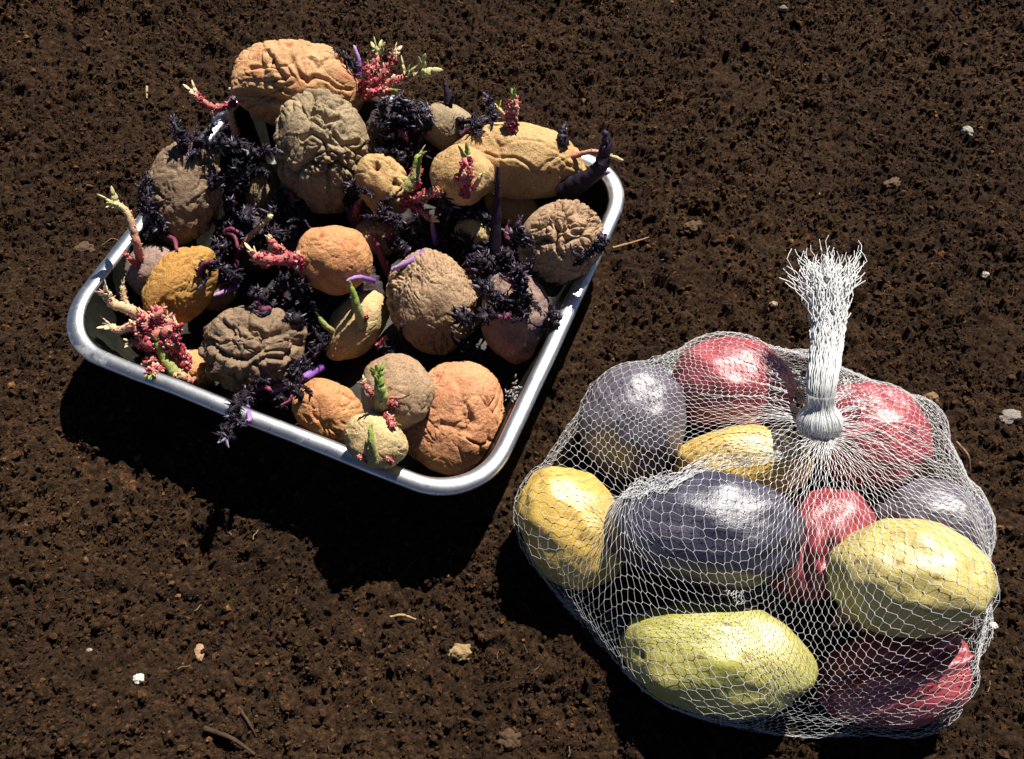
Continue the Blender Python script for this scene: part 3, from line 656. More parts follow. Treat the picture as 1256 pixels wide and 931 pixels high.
def sprout(parent, style, path, r_px, leaf=None, seed=0, hug=True, nod=1.0):
    """path of picture points (x, y, mm towards the viewer); the foot is set on the parent's skin"""
    S = STYLES[style]; rs = np.random.RandomState(seed + len(path)*13 + int(path[0][0]*7 + path[0][1]))
    ep = EL[parent]; x0, y0 = path[0][:2]
    d0 = first_hit(x0, y0, [ep])
    if d0 > 5: d0 = depth_of(ep['c'])
    k = d0/F; r = r_px*k; P = []
    for i, q in enumerate(path):
        off = q[2]*0.001 if len(q) > 2 else 0.0
        d = d0 - off
        if i == 0 and len(q) < 3: d = d0 + 0.3*r
        elif hug:
            h = first_hit(q[0], q[1], [o for o in PLACED if o['where'] == 'tin'])
            if h < 5: d = min(d, h - 0.9*r)
        p = at_depth(q[0], q[1], d); lc = tin_local(p)          # shoots that reach the rim lie over it
        if lc[2] < RIM_Z + 0.005 and rrect_sd(lc[0], lc[1], THX, THY, R_OUT) > -0.013: p = at_z(q[0], q[1], RIM_Z + 0.005)
        P.append(p)
    n = max(6, len(path)*6); C = spline(P, n); t = np.linspace(0, 1, n)
    C[1:-1] += rs.normal(size=(n-2, 3))*r*(0.3 if style == 'dark' else 0.13 if style == 'pink' else 0.05)
    C[:, 2] = np.maximum(C[:, 2], 0.004)
    rad = r*(0.5 if style == 'dark' else 0.7 if style in ('pink', 'cream') else 1)*(1 - (1-S['taper'])*t)*(1 + (0.25 if style == 'dark' else 0.12 if style == 'pink' else 0.05)*rs.normal(size=n).clip(-1.6, 1.2)); rad[-1] *= 0.6
    if style == 'dark': rad[0] *= 0.45; rad[-1] *= 0.6
    cols = np.asarray(S['c0'])*(1-t[:, None]) + np.asarray(S['c1'])*t[:, None]
    base = C[0]
    root = POT[parent]; ploc = np.array(root.location)
    mb = MB(); mb.tube(C, rad, cols, 7)
    so = link('sprout', mb.build('sprout', SPROUT, base), root, base - ploc)
    # nodules
    L = np.linalg.norm(np.diff(C, axis=0), axis=1).sum(); cnt = int(S['dens']*nod*L/r*S.get('k', 3.2))
    if cnt > 2:
        nb = MB()
        for _ in range(cnt):
            i = rs.randint(0, n-1); u = rs.rand(); p = C[i]*(1-u) + C[i+1]*u; tg = C[i+1] - C[i]; tg /= np.linalg.norm(tg) + 1e-9
            dv = rs.normal(size=3); dv -= (dv @ tg)*tg; dv /= np.linalg.norm(dv)
            dv2 = dv + tg*rs.uniform(0.0, 0.9); rr = rad[i]
            ln = max(0.0006, r*rs.uniform(0.12, 0.42)*(1.25 if style == 'pink' else 1)*(1.5 if rs.rand() < .15 else 1)); wd = ln*rs.uniform(0.25, 0.5)
            if style == 'dark': ln *= 1.7; wd *= 0.85; dv2 = dv + tg*rs.uniform(0.3, 1.4) + rs.normal(size=3)*0.2
            hi = rs.rand() < S['phi']
            nb.blob(p + dv*rr*(0.95 if style != 'dark' else rs.uniform(.8, 1.7)), dv2, ln, wd, S['n0'], S['hi'] if hi else S['n1'], 0 if style == 'pink' else -1)
        no = link('nodules', nb.build('nodules', SPROUT, base), so); no['kind'] = 'stuff'
    if leaf:
        lb = MB(); tg = C[-1] - C[-3]; tg /= np.linalg.norm(tg)
        cnt, size, lc0, lc1 = leaf; sz = size*k
        for j in range(cnt):
            dv = tg*1.1 + rs.normal(size=3)*0.55 if cnt > 1 else tg
            dv /= np.linalg.norm(dv); l = sz*rs.uniform(0.6, 1.1)
            nrm = rs.normal(size=3)
            for part in range(3):                        # a folded, slightly curling blade
                lb.blob(C[-1] - tg*r*0.4 + dv*l*(0.25 + 0.32*part) + np.array([0, 0, 1])*l*0.05*part**2, dv, l*0.34, l*(0.24, 0.26, 0.15)[part], lc0, lc1, 1, flat=nrm)
        link('leaf_tuft', lb.build('leaf_tuft', SPROUT, base), so)
    return so
LG = ((.30, .36, .10), (.17, .26, .05)); LP = ((.50, .46, .22), (.42, .40, .17)); LC = ((.62, .40, .26), (.66, .58, .34)); LD = ((.03, .02, .04), (.16, .12, .2))

# ------------------------------------------------------------------ potatoes
for where, lst in (('tin', TINP), ('bag', BAGP)):
    for i, rec in enumerate(lst):
        key, x, y, a, b, ang, cf, lift, kind, skin, lvl, label, ex = rec
        c1, c2, c3 = SK[skin]; new = where == 'bag'
        el = EL[key]
        v, f, tint = potato_mesh(el, kind, i + (50 if new else 1), lvl, None, **ex)
        base = np.array([el['c'][0], el['c'][1], v[:, 2].min()])
        mat = potato_material(c1, c2, c3, 0.37 if new else 0.70, 0.8 if new else 0.25, 0.00019 if new else 0.00042,
                              0.6 if new else 0.52, 30 if new else 45, 0.8 if new else 1.0)
        me = mesh_from('tuber', v - base, f, mat, tint)
        if new:
            o = link('potato', me, loc=base)
        else:
            o = link('potato', None, loc=base); link('tuber', me, o)
        tag(o, label, 'potato', 'potatoes in the net bag' if new else 'sprouting potatoes in the tin')
        POT[key] = o

SPR = [
 # pink ones
 ('p1', 'pink', [(288, 128), (262, 132, 2), (240, 117, 3)], 7, (3, 16, *LC)),
 ('p1', 'cream', [(290, 165), (285, 152, 4), (282, 136, 6)], 7, (2, 10, *LG)),
 ('p1', 'pink', [(440, 112), (456, 92, 3), (464, 66, 4)], 9, (4, 17, *LP)),
 ('p1', 'pink', [(440, 112), (462, 100, 5), (480, 78, 6), (482, 66, 7)], 7, (3, 14, *LC)),
 ('p1', 'pink', [(442, 115), (470, 105, 6), (500, 92, 8)], 9, (5, 20, *LP)),
 ('p1', 'pink', [(442, 118), (460, 114, 7), (478, 112, 9)], 9, (3, 15, *LG)),
 ('p1', 'cream', [(442, 110), (490, 100, 5), (518, 88, 8)], 5, (4, 22, *LP)),
 ('p1', 'pink', [(442, 108), (450, 98, 6), (452, 80, 8)], 8, (2, 10, *LC)),
 ('p1', 'violet', [(440, 90), (440, 74, 3), (434, 56, 5)], 4, None),
 ('p1', 'dark', [(440, 92), (425, 72, 3), (410, 60, 4)], 4, (2, 8, *LD)),
 ('p4', 'pink', [(628, 160), (629, 142, 3), (630, 122, 5)], 11, (3, 15, *LG)),
 ('p4', 'cream', [(625, 150), (617, 140, 5), (611, 132, 6)], 4, (2, 8, (.55, .5, .05), (.6, .6, .1))),
 ('p5', 'pink', [(570, 238, ), (571, 215, 7), (574, 195, 9)], 11, (4, 17, *LG)),
 ('p5', 'cream', [(580, 232), (586, 222, 8), (590, 214, 10)], 5, (2, 8, (.55, .5, .05), (.5, .5, .1))),
 ('p6', 'pink', [(496, 246), (508, 226, 6), (511, 205, 9)], 10, None),
 ('p6', 'green', [(500, 232, 6), (510, 212, 9), (513, 190, 12)], 8, (3, 15, *LP)),
 ('p6', 'pink', [(492, 248), (520, 240, 7), (540, 234, 8)], 9, (3, 13, (.5, .48, .1), (.6, .5, .2))),
 ('p6', 'pink', [(496, 250), (516, 258, 6), (528, 268, 6)], 6, (2, 12, *LC)),
 ('p20', 'pink', [(228, 450), (205, 430, 8), (190, 400, 12), (195, 378, 14)], 13, (2, 10, *LC)),
 ('p20', 'pink', [(226, 445), (205, 415, 12), (205, 390, 14)], 12, (3, 11, *LC)),
 ('p20', 'cream', [(228, 440), (190, 400, 10), (160, 380, 12), (138, 372, 14), (130, 358, 16)], 11, (4, 15, *LC)),
 ('p20', 'cream', [(228, 445), (175, 400, 10), (148, 405, 11), (135, 400, 12)], 8, (4, 14, *LC)),
 ('p20', 'cream', [(226, 440), (170, 395, 10), (154, 370, 12), (150, 350, 14)], 6, (2, 11, *LC)),
 ('p20', 'pink', [(228, 450), (190, 440, 8), (178, 446, 9)], 9, (4, 11, *LC)),
 ('p20', 'pink', [(230, 455), (180, 425, 7), (160, 420, 9)], 8, (4, 10, *LC)),
 ('p20', 'pink', [(228, 446), (212, 420, 12), (218, 398, 14)], 10, (3, 10, *LC)),
 ('p20', 'pink', [(226, 448), (180, 418, 12), (166, 398, 14)], 10, (4, 11, *LC)),
 ('p20', 'pink', [(226, 452), (196, 452, 9), (184, 458, 10)], 9, (4, 10, *LG)),
 ('p20', 'pink', [(226, 448), (180, 405, 14), (172, 386, 16)], 9, (3, 10, *LG)),
 ('p20', 'green', [(232, 468), (214, 456, 8), (202, 438, 11), (194, 418, 13)], 9, (5, 13, *LG)),
 ('p20', 'cream', [(236, 470), (222, 462, 9), (212, 460, 10)], 9, (3, 10, *LC)),
 ('p9', 'pink', [(370, 322), (350, 318, 4), (330, 318, 6), (312, 314, 7)], 12, (4, 17, *LC)),
 ('p9', 'pink', [(368, 318), (345, 308, 6), (331, 294, 8)], 7, (2, 11, *LC)),
 ('p9', 'cream', [(335, 310, 5), (333, 300, 8), (330, 288, 10)], 6, (1, 8, *LG)),
 ('p21', 'cream', [(172, 318), (168, 300, 8), (162, 278, 12), (154, 258, 15), (140, 250, 17)], 8, (5, 17, *LP)),
 ('p21', 'pink', [(168, 325), (160, 318, 6), (155, 312, 7)], 5, (2, 9, *LC)),
 # green ones
 ('p12', 'green', [(445, 398), (438, 376, 8), (431, 352, 14)], 7, (1, 10, *LG)),
 ('p12', 'pink', [(445, 400), (449, 390, 3), (446, 384, 4)], 4, None),
 ('p12', 'green', [(408, 405), (398, 398, 4), (391, 388, 6)], 5, (1, 7, *LG)),
 ('p12', 'pink', [(462, 425), (470, 420, 3), (474, 414, 4)], 5, None),
 ('p17', 'green', [(470, 500), (467, 482, 9), (464, 462, 14)], 10, (9, 17, *LG)),
 ('p17', 'pink', [(472, 500), (482, 494, 5), (488, 496, 6)], 6, (1, 9, *LG)),
 ('p17', 'pink', [(470, 502), (478, 514, 6), (482, 522, 6)], 7, (2, 9, *LG)),
 ('p17', 'pink', [(462, 488), (452, 478, 4), (446, 470, 4)], 5, (3, 9, *LC)),
 ('p17', 'cream', [(476, 488), (490, 488, 6), (498, 486, 8)], 3, (1, 8, *LG)),
 ('p18', 'green', [(460, 566), (456, 546, 6), (454, 526, 8)], 6, (2, 8, *LG)),
 ('p18', 'pink', [(450, 565), (444, 562, 2), (440, 560, 2)], 4, None),
 ('p18', 'pink', [(480, 568), (477, 564, 2), (475, 561, 3)], 4, None),
 ('f1', 'cream', [(296, 302, 6), (312, 284, 10), (334, 264, 12)], 6, None),
 # violet and maroon stems
 ('f2', 'violet', [(394, 450, 14), (368, 466, 24), (340, 478, 27), (316, 487, 27)], 6, None),
 ('p15', 'violet', [(290, 350, 4), (277, 357, 8), (262, 363, 9)], 4.5, None),
 ('f2', 'violet', [(330, 372, 4), (318, 366, 6), (312, 358, 7)], 5, None),
 ('p23', 'maroon', [(476, 335, 3), (468, 315, 8), (458, 290, 10)], 6, None),
 ('p10', 'violet', [(520, 310), (500, 322, 2), (480, 331, 3)], 5, None),
 ('f3', 'violet', [(535, 300, 8), (532, 285, 10), (530, 272, 12)], 5, None),
 ('p12', 'violet', [(458, 345, 2), (440, 340, 4), (425, 345, 4)], 4, None),
 # black smooth shoots
 ('f4', 'black', [(606, 310, 6), (609, 260, 16), (611, 204, 30)], 9, None),
 ('p4', 'black', [(690, 235), (715, 222, 8), (736, 205, 14), (743, 180, 20), (742, 160, 24)], 15, None),
 ('p4', 'black', [(690, 178), (690, 162, 2), (694, 150, 3)], 9, None),
 ('p7', 'black', [(550, 128), (548, 112, 2), (544, 94, 4)], 6, None),
 ('p7', 'black', [(552, 130), (556, 118, 3), (560, 112, 4)], 3, None),
 ('p4', 'cream', [(702, 192), (730, 186, 4), (764, 197, 4)], 4.5, None),
 # dark fuzzy ones
 ('p3', 'dark', [(240, 182), (270, 178, 4), (305, 182, 8), (338, 184, 10)], 11, (3, 12, *LD)),
 ('p3', 'dark', [(230, 188), (222, 168, 3), (214, 146, 5)], 10, (2, 9, *LD)),
 ('p3', 'dark', [(245, 175), (255, 165, 4), (262, 152, 6)], 5, (3, 13, (.1, .08, .14), (.4, .36, .44))),
 ('p3', 'dark', [(200, 280), (185, 262, 2), (170, 254, 4)], 9, None),
 ('p3', 'dark', [(205, 290), (195, 282, 4), (180, 292, 6)], 9, None),
 ('p3', 'dark', [(185, 220), (180, 240, 3), (185, 262, 5)], 7, None),
 ('p22', 'dark', [(310, 255), (300, 270, 4), (306, 290, 6)], 10, None),
 ('p22', 'dark', [(318, 208), (300, 215, 4), (290, 235, 4)], 9, None),
 ('f1', 'dark', [(300, 300, 4), (280, 305, 8), (265, 315, 10)], 11, None),
 ('f1', 'dark', [(315, 300, 4), (328, 290, 8), (345, 285, 10)], 11, None),
 ('f1', 'dark', [(290, 315, 4), (275, 330, 8), (290, 345, 10)], 11, None),
 ('f1', 'dark', [(300, 280, 4), (285, 265, 6), (280, 245, 8)], 10, None),
 ('f2', 'dark', [(330, 380, 4), (318, 368, 8), (312, 352, 10)], 10, None),
 ('f2', 'dark', [(350, 385, 4), (365, 372, 8), (380, 378, 8)], 11, None),
 ('f2', 'dark', [(360, 395, 4), (382, 400, 8), (392, 420, 10), (385, 440, 10)], 12, None),
 ('f2', 'dark', [(330, 370, 4), (345, 352, 8), (355, 338, 8)], 10, None),
 ('f2', 'dark', [(365, 370, 4), (380, 365, 6), (400, 370, 6)], 9, None),
 ('p2', 'dark', [(425, 250), (432, 238, 4), (430, 226, 7)], 12, None),
 ('p2', 'pink', [(440, 268), (437, 258, 4), (442, 246, 6)], 6, (2, 9, *LC)),
 ('f5', 'dark', [(490, 160), (498, 140, 6), (490, 125, 8)], 13, None),
 ('f5', 'dark', [(500, 165), (515, 150, 6), (512, 130, 8)], 12, None),
 ('f5', 'dark', [(485, 165), (475, 150, 5), (470, 132, 8)], 12, None),
 ('f5', 'dark', [(495, 175), (505, 185, 6), (520, 190, 8)], 12, None),
 ('f5', 'dark', [(480, 175), (488, 190, 6), (500, 200, 8)], 11, None),
 ('f5', 'dark', [(510, 155), (526, 148, 6), (520, 130, 9)], 9, None),
 ('p7', 'dark', [(565, 165), (585, 155, 4), (602, 140, 6), (598, 122, 8)], 8, (3, 10, *LD)),
 ('p7', 'dark', [(560, 150), (580, 150, 3), (605, 148, 5)], 8, None),
 ('f3', 'dark', [(530, 280, 4), (515, 272, 8), (500, 280, 10)], 11, None),
 ('f3', 'dark', [(545, 275, 4), (550, 258, 8), (545, 245, 10)], 12, None),
 ('f3', 'dark', [(560, 290, 4), (575, 305, 8), (595, 300, 10)], 12, None),
 ('f3', 'dark', [(530, 295, 4), (510, 300, 8), (490, 310, 8)], 11, None),
 ('f3', 'dark', [(550, 300, 4), (565, 315, 6), (585, 320, 8)], 10, None),
 ('f3', 'dark', [(555, 270, 6), (580, 262, 10), (600, 270, 10)], 10, None),
 ('f4', 'dark', [(600, 330, 4), (590, 318, 8), (575, 322, 8)], 11, None),
 ('f4', 'dark', [(610, 325, 4), (628, 315, 8), (640, 325, 12), (638, 345, 14)], 11, None),
 ('f4', 'dark', [(605, 340, 4), (598, 352, 8), (590, 365, 10)], 11, None),
 ('f4', 'dark', [(615, 315, 4), (630, 300, 8), (632, 285, 10)], 11, None),
 ('f4', 'black', [(600, 345, 4), (608, 335, 9), (612, 325, 12)], 5, None),
 ('p11', 'dark', [(625, 382), (600, 388, 6), (575, 390, 8), (554, 388, 9)], 13, None),
 ('p11', 'dark', [(640, 380), (636, 362, 5), (640, 342, 9), (632, 328, 11)], 11, None),
 ('p11', 'dark', [(630, 375), (612, 365, 5), (600, 358, 7)], 10, None),
 ('p11', 'dark', [(640, 385), (645, 372, 5), (648, 360, 7)], 9, None),
 ('p11', 'dark', [(668, 395), (678, 390, 4), (686, 386, 6)], 8, None),
 ('p8', 'dark', [(705, 325), (722, 312, 4), (736, 296, 8), (742, 292, 8)], 9, None),
 ('p8', 'dark', [(650, 300), (640, 290, 4), (636, 275, 6)], 9, None),
 ('p13', 'dark', [(300, 478), (292, 498, 8), (284, 516, 14), (272, 540, 14)], 11, (3, 13, (.06, .04, .08), (.4, .32, .42))),
 ('p13', 'dark', [(310, 480), (300, 492, 6), (290, 500, 9)], 11, None),
 ('p13', 'violet', [(300, 490, 8), (306, 512, 11), (302, 518, 12)], 4, None),
 ('p13', 'dark', [(330, 482), (345, 490, 3), (350, 505, 3)], 8, None),
 ('p22', 'dark', [(306, 235), (290, 218, 4), (292, 196, 6)], 11, None),
 ('p2', 'dark', [(350, 235), (338, 255, 2), (330, 275, 3)], 11, None),
 ('p2', 'dark', [(372, 250), (360, 268, 2), (352, 290, 2)], 11, None),
 ('p13', 'dark', [(352, 470), (362, 458, 3), (376, 448, 4)], 10, None),
 ('p10', 'dark', [(565, 420), (585, 436, 2), (602, 452, 2)], 11, None),
 ('p10', 'dark', [(500, 420), (488, 430, 2), (472, 428, 2)], 9, None),
 ('p3', 'dark', [(262, 230), (280, 222, 2), (296, 210, 3)], 11, None),
 ('p3', 'dark', [(262, 270), (275, 285, 2), (282, 275, 3)], 10, None),
 ('p14', 'dark', [(245, 335), (255, 325, 4), (268, 322, 6)], 8, None),
 ('p15', 'dark', [(270, 340), (285, 335, 4), (296, 342, 5)], 9, None),
 ('p16', 'dark', [(370, 488), (358, 478, 4), (350, 470, 5)], 7, None),
 ('p6', 'dark', [(470, 255), (478, 268, 5), (490, 278, 6)], 11, None),
 ('p23', 'dark', [(478, 295), (490, 300, 4), (498, 315, 5)], 10, None),
 ('p9', 'dark', [(375, 345), (360, 350, 3), (345, 345, 4)], 9, None),
]
for n_, rec in enumerate(SPR):
    sprout(rec[0], rec[1], rec[2], rec[3], rec[4], seed=n_)
    if rec[1] == 'dark':                                    # thin side shoots tangle round each dark sprout
        rs = np.random.RandomState(n_ + 900)
        for q in range(2):
            i = rs.randint(0, len(rec[2]) - 1); x, y = rec[2][i][:2]; o = rec[2][i][2] if len(rec[2][i]) > 2 else 2
            a = rs.uniform(0, 6.28); l = rs.uniform(14, 26)
            sprout(rec[0], rs.choice(['dark', 'dark', 'dark', 'black', 'maroon']), [(x, y, o), (x + l*.5*math.cos(a), y + l*.5*math.sin(a), o + 3), (x + l*math.cos(a + .5), y + l*math.sin(a + .5), o + 4)], rec[3]*rs.uniform(.3, .5), LD and (2, 7, *LD), seed=n_*7 + q)

# ------------------------------------------------------------------ net bag
def build_net():
    NC, NR = 126, 134
    bag = [EL[r[0]] for r in BAGP]
    kd = first_hit(1003, 560, bag); kd = min(kd, first_hit(985, 575, bag), first_hit(1010, 600, bag)) - 0.005
    knot = at_depth(1003, 548, kd)
    cen = at_z(925, 668, 0.0)
    th = np.arange(NC)*2*math.pi/NC
    V = np.zeros((NR, NC, 3))
    out = [(640, 600), (655, 560), (690, 510), (740, 455), (830, 418), (905, 404), (985, 424), (1060, 440), (1120, 480), (1165, 540), (1200, 600), (1216, 660), (1214, 740),
           (1195, 800), (1160, 855), (1100, 890), (1020, 902), (930, 895), (850, 872), (780, 825), (730, 780), (680, 710), (650, 650)]
    og = np.array([at_z(x, y, 0.022) for x, y in out])
    oa = np.arctan2(og[:, 1]-cen[1], og[:, 0]-cen[0]); orr = np.hypot(og[:, 1]-cen[1], og[:, 0]-cen[0])
    o = np.argsort(oa); rad = np.interp(th, oa[o], orr[o], period=2*math.pi)
    dirs = np.stack([np.cos(th), np.sin(th), 0*th], 1)
    kx = knot.copy()
    for j in range(NR):
        v = j/(NR-1); t2 = th + (0.5*2*math.pi/NC if j % 2 else 0)
        dd = np.stack([np.cos(t2), np.sin(t2), 0*t2], 1)
        if v < 0.55:
            u = v/0.55; eq = cen + dd*rad[:, None]*1.03; eq[:, 2] = 0.02
            a = math.sin(u*math.pi/2); p = kx + (eq - kx)*a; p[:, 2] = kx[2] + 0.01 + (0.02 - kx[2] - 0.01)*(1 - math.cos(u*math.pi/2)) + 0.03*math.sin(u*math.pi)
        else:
            u = (v-0.55)/0.45; p = cen + dd*rad[:, None]*1.03*(1 - u); p[:, 2] = 0.02 - 0.022*min(1, u*3)
        V[j] = p
    ring_r = 0.006
    V[0] = knot + dirs*ring_r*np.array([1, 1, 0.2]); V[-1] = cen + dirs*0.004; V[-1, :, 2] = -0.002
    pin0, pin1 = V[0].copy(), V[-1].copy()
    rowlen = 0.0038
    sh = lambda j: 1 if j % 2 else -1
    # bunched fold that runs from the knot to the left
    fold_px = [(1000, 552), (950, 568), (890, 577), (835, 588), (800, 597), (772, 604)]
    fold = np.array([at_depth(x, y, first_hit(x, y, bag) - 0.003) for x, y in fold_px])
    fa = math.atan2(fold[-1][1]-knot[1], fold[-1][0]-knot[0])
    dth = (th - fa + math.pi) % (2*math.pi) - math.pi
    fcols = np.where(np.abs(dth) < 0.34)[0]
    frow = 42
    fs = spline(fold, frow)
    virt = []
    for x, y, a, b, z in ((1168, 640, 40, 56, 0.02), (1166, 745, 40, 56, 0.018), (1105, 858, 70, 36, 0.012), (1000, 868, 90, 26, 0.010), (985, 462, 40, 26, 0.016), (1112, 535, 44, 44, 0.022)):
        c = at_z(x, y, z); k = depth_of(c)/F; virt.append(dict(c=c, E=np.eye(3), s=np.array([a*k, b*k*1.1, max(z, 0.012)])))
    cols_ = bag + virt
    rs = np.random.RandomState(2); ND = rs.normal(size=(900, 3)); ND /= np.linalg.norm(ND, axis=1)[:, None]
    ND = ND[ND[:, 2] > -0.25]                               # how far the heap reaches in each direction
    SUP = np.max([e['c'] @ ND.T + np.linalg.norm((ND @ e['E'].T)*e['s'], axis=1) for e in cols_], axis=0)
    sw = np.zeros((NR, NC, 1))
    for it in range(440):
        N_ = np.zeros_like(V); cnt = np.zeros((NR, 1, 1))
        # neighbours one row up and down (two each)
        for j0, dj in ((0, 1), (0, -1)):
            pass
        up = np.zeros_like(V); dn = np.zeros_like(V)
        A = V[:-1]; B = V[1:]
        odd = (np.arange(NR-1) % 2 == 1)
        Bs = np.where(odd[:, None, None], np.roll(B, -1, 1), np.roll(B, 1, 1))      # second neighbour in the next row
        As = np.where(odd[:, None, None], np.roll(A, 1, 1), np.roll(A, -1, 1))      # second neighbour in the row before
        dn[:-1] = B + Bs; up[1:] = A + As
        avg = np.zeros_like(V); avg[1:-1] = (dn[1:-1] + up[1:-1])/4
        V[1:-1] += 0.30*(avg[1:-1] - V[1:-1]); V[1:-1, :, 2] -= 0.00012
        for _ in range(2):                                   # strands do not stretch
            corr = np.zeros_like(V)
            for shift in (0, 1):
                for par in (0, 1):
                    js = np.arange(par, NR-1, 2)
                    Bq = V[js+1]
                    if shift: Bq = np.roll(Bq, -1 if par else 1, 1)
                    D = Bq - V[js]; L = np.linalg.norm(D, axis=2, keepdims=True) + 1e-9
                    lo = (rowlen*0.95*np.clip(1.6 - js/38.0, 0, 1))[:, None, None]; e = (np.maximum(L - rowlen*1.25, 0) + np.minimum(L - lo, 0))/L*D*0.25
                    corr[js] += e; e2 = e
                    if shift: e2 = np.roll(e, 1 if par else -1, 1)
                    corr[js+1] -= e2
            V[1:-1] += corr[1:-1]
        if True:
            w = 0.25
            for c in fcols:
                tgt = fs.copy(); offv = (dth[c]/0.34)*0.0045; tgt[:, 1] += offv*np.linspace(0.5, 1.7, frow); 
                V[1:frow, c] += w*(tgt[1:] - V[1:frow, c])*np.linspace(1, 0.2, frow-1)[:, None]
        fl = V.reshape(-1, 3)
        if it % 3 == 0:                                      # taut net bridges the hollows
            up_ = fl[:, 2] > 0.006
            sl = SUP[None] - fl[up_] @ ND.T; k = sl.argmin(1); dep = sl[np.arange(len(k)), k]
            fl[up_] += ND[k]*np.clip(dep - 0.0018, 0, 0.004)[:, None]
        for e in cols_:
            q = (fl - e['c']) @ e['E'].T; s = e['s'] + 0.0016
            n2 = ((q/s)**2).sum(1); m = n2 < 1
            if m.any():
                k = 1/np.sqrt(n2[m] + 1e-9); fl[m] = e['c'] + (q[m]*k[:, None]) @ e['E']
        V = fl.reshape(V.shape); V[..., 2] = np.maximum(V[..., 2], -0.0015)
        V[0] = pin0; V[-1] = pin1
    return V, knot, fs
def tubes_from_segments(A, B, r, sides=4):
    d = B - A; L = np.linalg.norm(d, axis=1, keepdims=True) + 1e-9; d = d/L
    ref = np.where(np.abs(d[:, 2:3]) > 0.9, np.array([[1.0, 0, 0]]), np.array([[0, 0, 1.0]]))
    u = np.cross(d, ref); u /= np.linalg.norm(u, axis=1, keepdims=True); w = np.cross(d, u)
    a = np.arange(sides)*2*math.pi/sides + 0.4
    off = (np.cos(a)[None, :, None]*u[:, None] + np.sin(a)[None, :, None]*w[:, None])
    r = np.broadcast_to(np.asarray(r, float).reshape(-1, 1, 1), (len(A), 1, 1))
    V = np.concatenate([A[:, None] + off*r, B[:, None] + off*r], 1); n = len(A)
    j = np.arange(sides); j2 = (j+1) % sides
    f = np.stack([j, j2, sides+j2, sides+j], 1)[None] + (np.arange(n)*2*sides)[:, None, None]
    return V.reshape(-1, 3), f.reshape(-1, 4)
NV, KNOT, FS = build_net()
